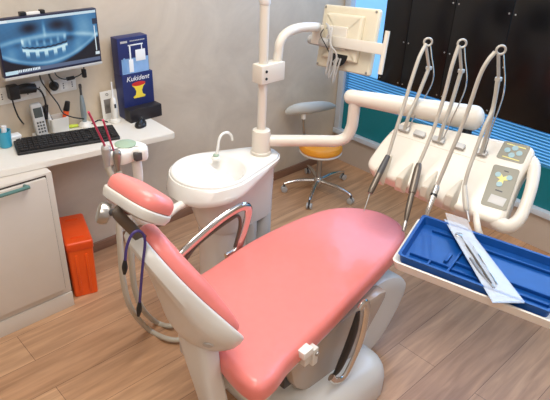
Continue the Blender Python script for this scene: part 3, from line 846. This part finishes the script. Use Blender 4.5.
# three-lobed yellow field
prism(b, [(.213+(.020+.012*math.cos(3*(a-PI/6)))*math.cos(a), .004+(.020+.012*math.cos(3*(a-PI/6)))*math.sin(a)) for a in [2*PI*k/36 for k in range(36)]], cp, .001, .0016)
obj('yellow_field', b, M['kyel'], kp2)
b = B()
for a in (30, 150, 270): disc(b, .213+.024*math.cos(math.radians(a)), .004+.024*math.sin(math.radians(a)), .0105, .0016)
obj('round_buttons', b, M['keyb'], kp2)
b = B(); box(b, (.205, -.100, .0009), (.262, -.066, .0016), .0002, basis(CO, CU, CV, CN)); obj('label_field', b, M['grey'], kp2)
b = B(); box(b, (.205, .036, .0009), (.222, .040, .0014), 0, basis(CO, CU, CV, CN)); box(b, (.21, -.048, .0009), (.236, -.043, .0014), 0, basis(CO, CU, CV, CN)); obj('symbols', b, M['dgrey'], kp2)

# whip arms (balance arms that carry the hoses)
def whip(base, ring, joint, rod, arm, hose, hh, nm):
    """base/ring/... are photo positions; everything stands in the upright plane over its clip"""
    bp0 = cuv(*base, .012); y = bp0.y
    Q = lambda p, yy=0: at(p[0], p[1], 1, y+yy)
    t = obj('balance_arm', tube(B(), [bp0]+[Q(p) for p in arm]+[Q(joint)], .0078, 10), M['armg'], cn)
    rc = Q(ring); R_ = .0145
    pts = [rc+V((math.cos(a)*R_*.75, -math.cos(a)*R_*.75, math.sin(a)*R_)) for a in [2*PI*k/14 for k in range(14)]]
    obj('ring', tube(B(), pts, .0042, 8, 0, closed=True), M['armg'], t)
    b = B()
    tube(b, [bp0+CU*.012]+[Q(p, -.004) for p in rod]+[rc+V((.008, -.008, -.012))], .0025, 6)
    obj('spring_rod', b, M['chrome'], t)
    b = B(); tube(b, [rc+V((-.004, .004, -.014)), Q(joint)], .006, 8, 0); jj = Q(joint); box(b, jj-V((.010, .010, .007)), jj+V((.010, .010, .007)), .003)
    obj('yoke', b, M['armg'], t)
    return y, rc
def hose_pts(y0, y1, pts):
    n = len(pts); return [at(p[0], p[1], 1, y0+(y1-y0)*(i/(n-1))**1.0) for i, p in enumerate(pts)]
W = [dict(base=(404.5, 130), ring=(428, 42), joint=(429, 68), rod=[(419, 108), (433, 80), (431.5, 55)], arm=[(409, 115), (417, 98)]),
     dict(base=(439, 141), ring=(462, 43.5), joint=(461.3, 71), rod=[(452, 119), (466, 86), (465, 58)], arm=[(444, 124), (451, 105)]),
     dict(base=(481, 153.6), ring=(501, 50), joint=(498.5, 79), rod=[(492, 128), (504, 92), (504, 62)], arm=[(486, 137), (492, 114)])]
rest = []
for w in W: rest.append(whip(w['base'], w['ring'], w['joint'], w['rod'], w['arm'], None, 0, ''))

def instrument(name, lab, hose, top, bot, tip, y0, parts, grp='instruments on the console'):
    """hose: photo positions from the ring down; the handpiece lies along top->bot->tip on its rest"""
    a, c, e = cuv(*top, .045), cuv(*bot, .04), cuv(*tip, .03)
    t = thing(name, lab, 'dental instrument', e, group=grp)
    pts = hose_pts(y0, a.y, hose)[:-1]+[a]
    obj('hose', tube(B(), pts, .0072, 10), M['ghose'], t)
    for nm, pr, m in parts:
        b = B()
        # pr: list of (fraction along a-c-e, radius)
        L1 = (c-a).length; L2 = (e-c).length; tot = L1+L2
        pp = []; rr_ = []
        for f, r in pr:
            s = f*tot; q = a.lerp(c, s/L1) if s < L1 else c.lerp(e, (s-L1)/L2)
            pp.append(q); rr_.append(r)
        tube(b, pp, rr_, 12, 3); obj(nm, b, m, t)
    return t
instrument('dental_handpiece', 'dark grey handpiece with a thin needle tip, leftmost on the console', [(426, 44), (419, 58), (411, 82), (403, 108), (395, 133), (388, 155)], (388, 156), (370, 193), (364, 211), rest[0][0],
           [('coupling', [(0, .010), (.18, .0125), (.34, .0125)], M['dgrey']), ('grip', [(.34, .0125), (.6, .0125), (.70, .010)], M['dmetal']), ('needle_tip', [(.70, .005), (.74, .003), (1, .0014)], M['satin'])])
instrument('dental_handpiece', 'dark bronze handpiece with an angled head, second from left on the console', [(459, 45), (452, 66), (444, 97), (434, 128), (425, 150), (419, 164)], (419, 164), (410, 201), (403.5, 231), rest[1][0],
           [('coupling', [(0, .0105), (.1, .0145), (.42, .0145), (.46, .0115)], M['dmetal']), ('grip', [(.46, .011), (.7, .011), (.86, .0075)], M['dmetal']), ('head', [(.86, .006), (.93, .0075), (1, .0065)], M['satin'])])
instrument('dental_handpiece', 'shiny metal handpiece third from left, its white tip over the blue tray', [(495, 52), (487, 62), (479, 78), (466, 116), (452, 150), (437, 186)], (437, 186), (430, 205), (423.5, 225), rest[2][0],
           [('coupling', [(0, .0105), (.12, .013), (.22, .013)], M['satin']), ('dark_ring', [(.22, .0134), (.28, .0134)], M['blk']), ('grip', [(.28, .0125), (.55, .010), (.85, .0075)], M['chrome']), ('head', [(.85, .0065), (.93, .0085), (1, .007)], M['pvc'])])
instrument('air_water_syringe', 'grey hose and syringe hanging at the right rest behind the pouch', [(497.5, 80), (493, 108), (484, 128), (474, 155), (468, 172), (464.5, 186)], (464.5, 186), (465.5, 204), (469, 222), rest[2][0],
           [('syringe_body', [(0, .008), (.2, .010), (.6, .010), (.7, .006)], M['ghose']), ('nozzle', [(.7, .005), (1, .0035)], M['satin'])])

# ------------------------------------------------------------------ trays
ZR = .745
q1, q2, q3, q4 = [at(*p, 2, ZR) for p in ((401, 259), (549, 322), (549, 262), (415, 221))]
tx = (q2-q1).lerp((q3-q4)*1.02, .5).normalized(); q1 = q1+V((-.008, 0, 0)); ty = V((-tx.y, tx.x, 0))
if (q4-q1).dot(ty) < 0: ty = -ty
t0 = V((q1.x, q1.y, 0)); TL, TW = .482, (q4-q1).dot(ty)+.018
trp = lambda u, v, w: t0+tx*(u-.10*v*(1-u/.5))+ty*v+V((0, 0, ZR+w))
t = thing('tray_shelf', 'white rimmed tray shelf below the console, under the blue tray', 'tray', trp(TL/2, TW/2, -.02))
b = B(); rings = []
for e, w in ((.012, -.036), (.0, -.030), (-.008, -.006), (-.010, .002), (-.006, .004), (.0, .001), (.008, -.008)):
    rings.append([trp(u, v, w) for u, v in rrect(e-.012, e-.012, TL-e, TW-e, .02)])
loft(b, rings); obj('shelf_plate', b, M['pvc'], t)
b = B(); sh = cp(.09, .02, -.085); tube(b, [trp(.20, TW-.03, -.012), trp(.2, TW-.03, -.035), trp(.19, TW+.06, -.035), trp(.16, TW+.075, .02), sh], .012, 12); obj('shelf_bracket', b, M['warm'], t)
# blue instrument tray
bz = .0
t = thing('instrument_tray', 'deep blue plastic instrument tray with moulded compartments on the white shelf', 'tray', trp(TL/2, TW/2, -.006))
def ring_rect(u0, v0, u1, v1, w, r=.012): return [trp(u, v, w) for u, v in rrect(u0, v0, u1, v1, r)]
b = B(); s = .000
U1, V1 = TL-.028, TW-.004
# rim and floor with raised ribs
loft(b, [ring_rect(s, s, U1, V1, -.007), ring_rect(s-.005, s-.005, U1+.006, V1+.006, .022), ring_rect(s-.009, s-.009, U1+.009, V1+.009, .024),
         ring_rect(s+.001, s+.001, U1-.001, V1-.001, .024), ring_rect(s+.007, s+.007, U1-.007, V1-.007, -.002)])
obj('tray_shell', b, M['blue'], t)
b = B(); TB = basis(trp(0, 0, 0), tx, ty, V((0, 0, 1)))
def rib(u0, v0, u1, v1, h=.010): box(b, (u0, v0, -.003), (u1, v1, h), .003, TB)
rib(.145, .012, .153, V1-.004); rib(.012, .050, .145, .057, .008); rib(.153, .085, U1-.006, .093); rib(.153, .045, U1-.006, .051, .007); rib(.08, .012, .087, .05, .008)
rib(.02, V1-.045, .145, V1-.038, .008); rib(.118, .075, .130, .13, .009); rib(.153, V1-.055, U1-.006, V1-.047, .008)
obj('moulded_ribs', b, M['blue'], t)
# sterile pouch with an instrument
c1, c2, c3, c4 = [at(*p, 2, ZR+.027) for p in ((444, 218), (466, 225), (525, 302), (493, 302))]
t = thing('sterile_pouch', 'clear peel pouch with metal instruments lying across the blue tray', 'pouch', (c1+c3)/2)
b = B(); n, mI = 16, 6; N2 = []
random.seed(11)
def pq(s, q): return c1.lerp(c4, s).lerp(c2.lerp(c3, s), q)
up = [[pq(i/n, j/mI)+V((0, 0, .0045*math.sin(PI*i/n)*math.sin(PI*j/mI)+random.uniform(0, .0025)*(0 < j < mI)+.022*max(0, 1-i/3.)**1.3)) for j in range(mI+1)] for i in range(n+1)]
gvv = [[b.verts.new(p) for p in r] for r in up]
for i in range(n):
    for j in range(mI): b.faces.new((gvv[i][j], gvv[i][j+1], gvv[i+1][j+1], gvv[i+1][j]))
obj('clear_film', b, M['film'], t, angle=180)
b = B(); loft(b, [[p+V((0, 0, -.0045+.022*0)) for p in [pq(0, 0), pq(0, 1), pq(1, 1), pq(1, 0)]], [p+V((0, 0, -.0035)) for p in [pq(0, 0), pq(0, 1), pq(1, 1), pq(1, 0)]]])
obj('paper_backing', b, mat('pouch_paper', (168, 178, 192), .4, noise=.12, scale=60), t)
def inpouch(px, py): return at(px, py, 2, ZR+.029)
t2 = thing('mouth_mirror', 'round-headed metal mouth mirror inside the clear pouch', 'dental tool', inpouch(470, 260), group='tools in the pouch')
b = B(); a, e = inpouch(461, 237), inpouch(491, 284); tube(b, [a, a.lerp(e, .25), a.lerp(e, .5), e], [.003, .004, .005, .005], 8); obj('mirror_handle', b, M['dmetal'], t2)
b = B(); lathe(b, [(.011, 0), (.013, .001), (.013, .0035), (.011, .005)], inpouch(459, 235)-V((0, 0, .002)), (0, 0, 1), 18); obj('mirror_head', b, M['satin'], t2)
t2 = thing('dental_probe', 'thin hooked metal probe inside the clear pouch beside the mirror', 'dental tool', inpouch(480, 260), group='tools in the pouch')
b = B(); a, e = inpouch(468, 239), inpouch(497, 285); tube(b, [a+V((.006, .004, 0)), a, a.lerp(e, .3), a.lerp(e, .6), e], [.0015, .002, .0042, .0042, .0035], 8); obj('probe_handle', b, M['chrome'], t2)
t2 = thing('tweezers', 'metal tweezers inside the clear pouch, nearest its lower end', 'dental tool', inpouch(480, 272), group='tools in the pouch')
b = B()
for off in (0, .007):
    a, e = inpouch(470, 258), inpouch(494, 288); sd = (e-a).cross(V((0, 0, 1))).normalized()
    tube(b, [a, a.lerp(e, .5)+sd*(off-.0035)*1.2, e+sd*(off-.0035)*.4], .0034, 8)
obj('tweezer_arms', b, M['satin'], t2)

# ------------------------------------------------------------------ treatment chair
ch = thing('dental_chair', 'coral pink dental treatment chair with white shell in the middle of room', 'chair', (-1.75, -1.35, 0))
so = [(-2.195, -1.34), (-2.155, -1.18), (-2.07, -1.095), (-1.93, -1.065), (-1.70, -1.03), (-1.43, -1.03), (-1.24, -1.075), (-1.125, -1.20), (-1.115, -1.33), (-1.18, -1.42), (-1.30, -1.463), (-1.46, -1.50), (-1.71, -1.55), (-1.90, -1.585), (-2.05, -1.61), (-2.16, -1.645), (-2.232, -1.635), (-2.238, -1.52)]
so = [(p.x, p.y) for p in cr([(x, y, 0) for x, y in so], 5, True)]
def seatz(u): return .435+.02*max(0, (-2.0-u)/.25)**2
b = B(); cushion(b, so, lambda u, v, w: V((u, v, seatz(u)+w)), .078, .034, .012, .006, 7, 7)
obj('seat_cushion', b, M['pink'], ch)
b = B(); cushion(b, inset(so, .018), lambda u, v, w: V((u, v, seatz(u)-.045+w)), .045, .004, .02)
obj('seat_pan', b, M['shell'], ch, label='beige pan under the seat')

# backrest
spine = cr([(-2.12, 0, .46), (-2.165, 0, .60), (-2.235, 0, .71), (-2.315, 0, .83), (-2.385, 0, .95), (-2.43, 0, 1.05)], 12)
BY = -1.372; YAWB = V((.16, .987, 0))
sl = [0]
for a_, c_ in zip(spine, spine[1:]): sl.append(sl[-1]+(c_-a_).length)
def spn(s):
    s = max(0, min(sl[-1]-1e-6, s)); i = max(j for j in range(len(sl)-1) if sl[j] <= s)
    q = (s-sl[i])/(sl[i+1]-sl[i]); p = spine[i].lerp(spine[i+1], q); tt = (spine[i+1]-spine[i]).normalized()
    return p, V((tt.z, 0, -tt.x)), tt
def bk(u, s, w, conc=.35):
    ex = 0
    if s > sl[-1]: ex = s-sl[-1]
    p, n, tt = spn(s); p = p+tt*ex
    return p+V((0, BY, 0))+YAWB*u+n*(w+conc*u*u)
SL = sl[-1]
bo = [(-.09, .160), (-.14, .168), (-.172, .19), (-.182, .23), (-.172, .28), (-.145, .36), (-.115, .47), (-.082, .56), (-.045, .60), (0, .608)]
bo = bo+[(-x, s) for x, s in bo[-2::-1]]+[(0, .157)]
bo = [(p.x*1.14, p.y) for p in cr([(x, y, 0) for x, y in bo], 4, True)]
def backshell(u, v, w):
    deep = .085*max(0, 1-(u/.2)**2)*math.exp(-((v-.22)/.17)**2)
    return bk(u, v, w-.042-deep*max(0, 1-w/.03))
b = B(); cushion(b, bo, backshell, .042, .010, .02)
obj('back_shell', b, M['shell'], ch, label='white shell behind the backrest')
b = B(); co_ = [(-.085, .165), (-.125, .172), (-.150, .20), (-.160, .24), (-.155, .29), (-.135, .36), (-.106, .47), (-.074, .55), (-.04, .588), (0, .595)]
co_ = co_+[(-x, s) for x, s in co_[-2::-1]]+[(0, .163)]
co_ = [(p.x*1.05-.006, p.y) for p in cr([(x, y, 0) for x, y in co_], 4, True)]
cushion(b, co_, lambda u, v, w: bk(u, v, w*min(1, .40+max(0, v-.17)/.36)), .048, .034, .006, -.010, 6, 7)
obj('back_cushion', b, M['pink'], ch)
b = B(); ho = [(.007*math.cos(a)*2.2, .009*math.sin(a)*1.6) for a in [2*PI*k/16 for k in range(16)]]
cushion(b, ho, lambda u, v, w: backshell(-.145+u, .245+v, 0)+bk(-.145+u, .245+v, -w)-bk(-.145+u, .245+v, 0), .004, .002, .001); obj('shell_plug', b, M['grey'], ch, label='grey oval plug in the shell')
# bracket that carries the back
b = B(); rg = []
for (px, py, x, hy, hx) in ((186, 300, -2.285, .04, .02), (193, 320, -2.265, .065, .028), (198, 342, -2.258, .074, .034), (203, 364, -2.255, .062, .036), (209, 385, -2.252, .05, .036), (214, 403, -2.245, .045, .036), (219, 420, -2.22, .042, .036)):
    q = at(px, py, 0, x)
    rg.append([V((q.x+hx*a_, q.y+hy*c_, q.z)) for a_, c_ in rrect(-1, -1, 1, 1, .5, 4)])
loft(b, rg); obj('back_bracket', b, M['shell'], ch)
b = B(); box(b, (-2.21, -1.46, .34), (-1.95, -1.22, .405), .01); obj('tilt_frame', b, M['grey'], ch)
# headrest
HC = at(138.5, 200.5, 1, -1.36); 
HU = V((.06, -.985, -.02)).normalized(); HV = V((-.80, -.05, .58)); HN = HV.cross(HU).normalized()
if HN.z < 0: HN = -HN
HV = HN.cross(HU).normalized()
if HV.z < 0: HV = -HV
hpf = lambda u, v, w: HC+HU*u+HV*v+HN*(w-.9*u*u*0)
ho = [(-.105, .005), (-.096, .045), (-.06, .06), (0, .06), (.06, .056), (.098, .035), (.106, -.005), (.094, -.045), (.05, -.062), (0, -.064), (-.055, -.06), (-.095, -.042)]
ho = [(p.x*.85, p.y) for p in cr([(x, y, 0) for x, y in ho], 5, True)]
b = B(); cushion(b, ho, lambda u, v, w: hpf(u, v, w), .042, .026, .006, .004, 6, 7); obj('headrest_cushion', b, M['pink'], ch)
b = B(); cushion(b, inset(ho, -.004), lambda u, v, w: hpf(u, v, w-.032), .032, .004, .02); hs_ = obj('headrest_shell', b, M['shell'], ch, label='white shell under the headrest')
# neck link
h0 = hpf(-.01, .0, -.03)
q0, q1_, q2_ = at(117, 212, 1, -1.37), at(133, 230, 1, -1.38), at(149, 248, 1, -1.39)
b = B(); tube(b, [h0, q0, q1_, q2_, bk(-.03, SL*.80, -.03)], .015, 10, 6, .6, (0, 1, 0)); obj('headrest_bar', b, M['dmetal'], ch, label='dark metal bar holding the headrest')
kb = at(103, 213, 1, -1.33)
b = B(); tube(b, [q0, (q0+kb)/2, kb], .009, 10); obj('knob_stem', b, M['dgrey'], ch)
b = B(); ax = V((-.75, .45, .35)); lathe(b, [(.014, -.018), (.026, -.014), (.029, 0), (.027, .010), (.02, .014), (.004, .015)], kb, ax, 20); obj('headrest_knob', b, M['satin'], ch, label='round metal locking knob')

# far armrest: chrome arch
ya = -1.02
A = lambda px, py, y=ya: at(px, py, 1, y)
b = B(); tube(b, [A(178, 258), A(186, 250), A(200, 237), A(220, 220), A(237, 209), A(245, 206.5), A(248.5, 210), A(247, 220), A(242, 237), A(237, 250), A(226, 257)], .019, 12, 6, .6, (0, 1, 0))
ar = obj('armrest', b, M['chrome'], ch, label='polished chrome arch armrest on the far side')
b = B(); pp = [A(184, 262), A(195, 247), A(210, 234), A(228, 221), A(238, 216), A(240, 226), A(235, 247)]
tube(b, pp, .007, 8, 6); obj('armrest_inner_rail', b, M['dmetal'], ar)
# near armrest folded down
yn = -1.595
N = lambda px, py, y=yn: at(px, py, 1, y)
b = B(); tube(b, [N(360, 309), N(364, 303), N(367, 306), N(366, 318), N(361, 340), N(353, 360), N(344, 377), N(336, 381), N(331, 377)], .016, 12, 6, .55, (0, 1, 0))
ar = obj('side_armrest', b, M['chrome'], ch, label='folded-down chrome armrest on the near side')
b = B(); ctr = [N(358, 312), N(354, 330), N(347, 350), N(339, 368), N(333, 376)]
tube(b, ctr, [.012, .024, .026, .022, .010], 12, 6, .35, (0, 1, 0)); obj('armrest_pad', b, M['blk'], ar, label='black inner pad')
# clamp on the seat edge
b = B(); a_ = at(308, 352, 1, -1.62); mb = basis(a_, V((.94, .06, 0)).normalized(), V((-.06, .94, 0)).normalized(), V((0, 0, 1)))
box(b, (-.022, -.004, -.022), (.024, .03, .006), .004, mb); obj('rail_clamp', b, M['pvc'], ch, label='white clamp on the seat edge')
b = B(); box(b, (.00, .008, -.075), (.035, .05, -.018), .005, mb); box(b, (.03, -.002, -.085), (.055, .03, -.014), .004, mb); cb = obj('clamp_bracket', b, M['shell'], ch)
b = B(); cyl(b, mb @ V((.044, -.002, -.035)), mb @ V((.044, -.009, -.035)), .008, seg=12, bev=.002); obj('clamp_bolt', b, M['satin'], cb)
# lower side panel and pedestal
def yprism(name, pts, y0, y1, m, bev=.012, label=None):
    b = B(); o = [(p.x, p.y) for p in cr([(x, z, 0) for x, z in pts], 4, True)]
    cushion(b, o, lambda u, v, w: V((u, y0+w, v)), y1-y0, bev, bev); return obj(name, b, m, ch, label)
yprism('pedestal', [(-1.42, .395), (-1.33, .385), (-1.245, .34), (-1.195, .28), (-1.22, .19), (-1.32, .06), (-1.45, .008), (-1.75, .006), (-1.98, .01), (-1.99, .06), (-1.93, .18), (-1.86, .30), (-1.80, .385), (-1.6, .395)], -1.485, -1.14, M['shell'], .03)
yprism('side_cover', [(-1.44, .40), (-1.55, .22), (-1.62, .06), (-1.66, .05), (-1.90, .18), (-1.96, .30), (-1.95, .385), (-1.7, .40)], -1.535, -1.475, M['taupe'], .014, 'taupe reflective side cover')
b = B(); cushion(b, rrect(-2.0, -1.655, -1.475, -1.08, .11), flat(0), .17, .10, .004); obj('base_plate', b, M['shell'], ch)
# small dark grey block low beside the pedestal
b = B(); box(b, (-1.96, -1.50, .20), (-1.88, -1.44, .26), .008); obj('lower_bracket', b, M['dgrey'], ch)

# bib cord hung on the headrest bar
bc = at(147, 238, 1, -1.43)
t = thing('bib_cord', 'purple bib cord with two black clips hanging from the headrest bar', 'cord', bc)
b = B(); yb = -1.44
Qb = lambda px, py: at(px, py, 1, yb)
tube(b, [Qb(125, 262), Qb(126.5, 248), Qb(131, 236), Qb(137, 231), Qb(143, 234), Qb(145, 243), Qb(143, 262), Qb(141, 285), Qb(139.5, 305)], .0036, 8); obj('cord', b, M['purple'], t)
for (p, q) in (((125, 260), (124.5, 274)), ((139.7, 302), (138.5, 316))):
    b = B(); tube(b, [Qb(*p), Qb((p[0]+q[0])/2, (p[1]+q[1])/2), Qb(*q)], [.004, .0075, .004], 8); obj('bib_clip', b, M['blk'], t)

# ------------------------------------------------------------------ assistant console with suction
ay = -.85
HD = at(126, 145, 1, ay)
acs = thing('assistant_console', 'white assistant holder with a grey-green disc behind the headrest', 'instrument holder', V((HD.x, HD.y, .6)))
hz = HD.z
ax_, ay_ = V((.94, -.34, 0)).normalized(), V((.34, .94, 0)).normalized()
hf = lambda u, v, w: V((HD.x, HD.y, hz))+ax_*u+ay_*v+V((0, 0, w))
oo = [(-.088, -.03), (-.075, .01), (-.04, .045), (.01, .055), (.055, .04), (.082, .0), (.075, -.04), (.045, -.05), (.022, -.038), (0, -.05), (-.03, -.058), (-.055, -.045), (-.075, -.055)]
oo = [(p.x*.86, p.y*.86) for p in cr([(x, y, 0) for x, y in oo], 4, True)]
b = B(); cushion(b, oo, lambda u, v, w: hf(u, v, w-.055), .055, .018, .014); obj('holder_body', b, M['pvc'], acs)
b = B(); lathe(b, [(.036, -.001), (.037, .002), (.034, .0035), (.005, .004)], hf(0, .008, 0), (0, 0, 1), 24); obj('keypad_disc', b, M['kgreen'], acs, label='grey-green keypad disc')
b = B(); box(b, hf(.022, -.052, -.045), hf(.022, -.052, -.045)+V((.025, .022, .03)), .004); obj('empty_socket', b, M['dgrey'], acs)
b = B(); pz = at(131, 232, 1, ay).z
tube(b, [hf(.03, .0, -.05), hf(.032, .0, -.12), V((HD.x+.03, HD.y, .80)), V((HD.x+.02, ay, .70)), V((HD.x+.06, ay+.005, .645)), V((-2.0, ay+.01, .635)), V((-1.93, ay+.02, .65)), V((-1.86, ay+.02, .655))], .0175, 12); obj('support_arm', b, M['pvc'], acs)
def suct(name, lab, px, py, dpx, m, r, hose):
    a = at(px, py, 1, ay-.035); t = thing(name, lab, 'suction tube', a, group='suction handpieces in the assistant holder')
    b = B(); lathe(b, [(r*.55, .018), (r*.8, .013), (r*.85, 0), (r*.75, -.025), (r*.62, -.05), (r*.5, -.075)], a, (-.1, -.3, 1), 14); obj('suction_handle', b, m, t)
    b = B(); tube(b, [a+V((.008, .02, -.07))]+hose, .0115, 10); obj('suction_hose', b, M['hose'], t)
fl = lambda px, py, z=.02: at(px, py, 2, z)
suct('suction_handpiece', 'grey suction handpiece at the left end of the assistant holder', 106, 150, 0, M['grey'], .019,
     [at(117, 190, 1, -.88), at(118.5, 215, 1, -.89), at(120.5, 250, 1, -.90), at(124, 285, 1, -.90), at(132, 310, 1, -.88), fl(148, 329), fl(168, 339), fl(190, 340), V((-1.88, -1.02, .03)), V((-1.80, -1.08, .06))])
suct('suction_handpiece', 'second grey suction handpiece, right of the first in the assistant holder', 117, 155, 0, M['satin'], .017,
     [at(125, 190, 1, -.88), at(128.5, 215, 1, -.88), at(131, 250, 1, -.88), at(134, 285, 1, -.87), at(142, 308, 1, -.85), fl(156, 322), fl(172, 326), fl(186, 318), V((-1.82, -.93, .03)), V((-1.76, -1.08, .06))])
for (a, e, lab) in (((105, 146), (88.5, 112), 'magenta saliva ejector straw, left one of the pair over the keyboard'), ((113.5, 150), (103, 120), 'magenta saliva ejector straw, right one of the pair by the toothbrush')):
    p0, p1 = at(*a, 1, ay-.035), at(*e, 1, ay-.10)
    b = B(); tube(b, [p0, p0.lerp(p1, .5), p1], .0036, 8)
    obj('saliva_ejector', b, M['pink2'], label=lab, cat='straw', group='magenta straws')

# ------------------------------------------------------------------ stool
S0 = V((-.47, -.29, 0))
st = thing('operator_stool', 'rolling stool with amber seat and chrome star base in the corner', 'stool', S0)
b = B()
lathe(b, [(.02, .270), (.11, .272), (.135, .278), (.138, .284), (.136, .290)], S0, seg=36); obj('seat_pan', b, M['pvc'], st)
b = B(); lathe(b, [(.130, .290), (.138, .300), (.138, .315), (.128, .331), (.10, .341), (.05, .345), (.005, .345)], S0, seg=36); obj('seat', b, M['amber'], st)
b = B(); cyl(b, S0+V((0, 0, .06)), S0+V((0, 0, .272)), .017, seg=16); obj('gas_lift', b, M['satin'], st)
b = B(); lathe(b, [(.028, .045), (.032, .055), (.032, .085), (.022, .10)], S0); hub = obj('base_hub', b, M['chrome'], st)
tips = [at(284, 189, 2, .02), at(309, 206, 2, .02), at(350.5, 201, 2, .02), at(343, 177, 2, .02), at(307.5, 171, 2, .02)]
for c in tips:
    d = (c-S0); d.z = 0; L = d.length; d.normalize()
    b = B(); tube(b, [S0+d*.02+V((0, 0, .072)), S0+d*L*.5+V((0, 0, .078)), S0+d*L*.85+V((0, 0, .068)), S0+d*L+V((0, 0, .058))], [.014, .013, .011, .010], 10, 5)
    lg = obj('leg', b, M['chrome'], st)
    b = B(); sd = V((-d.y, d.x, 0)); cc = S0+d*L+V((0, 0, .021))
    for s_ in (-1, 1): cyl(b, cc+sd*s_*.006, cc+sd*s_*.017, .0205, seg=16, bev=.003)
    cs = obj('caster', b, M['grey'], lg)
    b = B(); cyl(b, cc, cc+V((0, 0, .04)), .006, seg=10); cyl(b, cc-sd*.006, cc+sd*.006, .012, seg=12); obj('caster_stem', b, M['dgrey'], cs)
# backrest arc
arc = [at(px, py, 1, y) for px, py, y in ((285.5, 113, -.045), (290, 111, -.06), (298, 109, -.09), (308, 108, -.11), (320, 106.5, -.11), (329, 106, -.09), (335, 106.5, -.07))]
b = B(); tube(b, arc, [.010, .020, .026, .028, .025, .018, .008], 14, 6, 1.45, (0, 0, 1)); obj('stool_backrest', b, M['pad'], st)
pj = arc[2].lerp(arc[3], .6)
b = B(); tube(b, [pj+V((0, 0, -.015)), pj+V((.0, -.0, -.07))], .016, 12); obj('backrest_socket', b, M['pvc'], st)
b = B(); tube(b, [pj+V((0, 0, -.05)), pj+V((.005, -.005, -.14)), V((pj.x+.02, pj.y-.02, .28)), V((S0.x*.5+pj.x*.5, S0.y*.5+pj.y*.5, .266)), S0+V((0, 0, .266))], .009, 12); obj('backrest_post', b, M['satin'], st)

# ------------------------------------------------------------------ light
def area(name, loc, size, energy, col, rot=(0, 0, 0), sy=None):
    l = bpy.data.lights.new(name, 'AREA'); l.shape = 'RECTANGLE'; l.size = size; l.size_y = sy or size; l.energy = energy; l.color = col
    o = bpy.data.objects.new(name, l); C.objects.link(o); o.location = loc; o.rotation_euler = rot; return o
area('ceiling_lamp', (-1.9, -1.3, H-.02), 1.2, 48, (1, .965, .895), sy=1.2)
area('ceiling_lamp', (-3.3, -2.6, H-.02), 1.2, 34, (1, .965, .895), sy=1.2)
area('ceiling_lamp', (-1.0, -3.2, H-.02), 1.2, 14, (1, .965, .895), sy=1.2)
w = bpy.data.worlds.new('world'); bpy.context.scene.world = w; w.use_nodes = True
w.node_tree.nodes['Background'].inputs[0].default_value = (.8, .86, 1, 1); w.node_tree.nodes['Background'].inputs[1].default_value = .2

vs = bpy.context.scene.view_settings
vs.view_transform = 'Standard'; vs.look = 'None'; vs.gamma = 1; vs.use_curve_mapping = False; vs.exposure = -.24
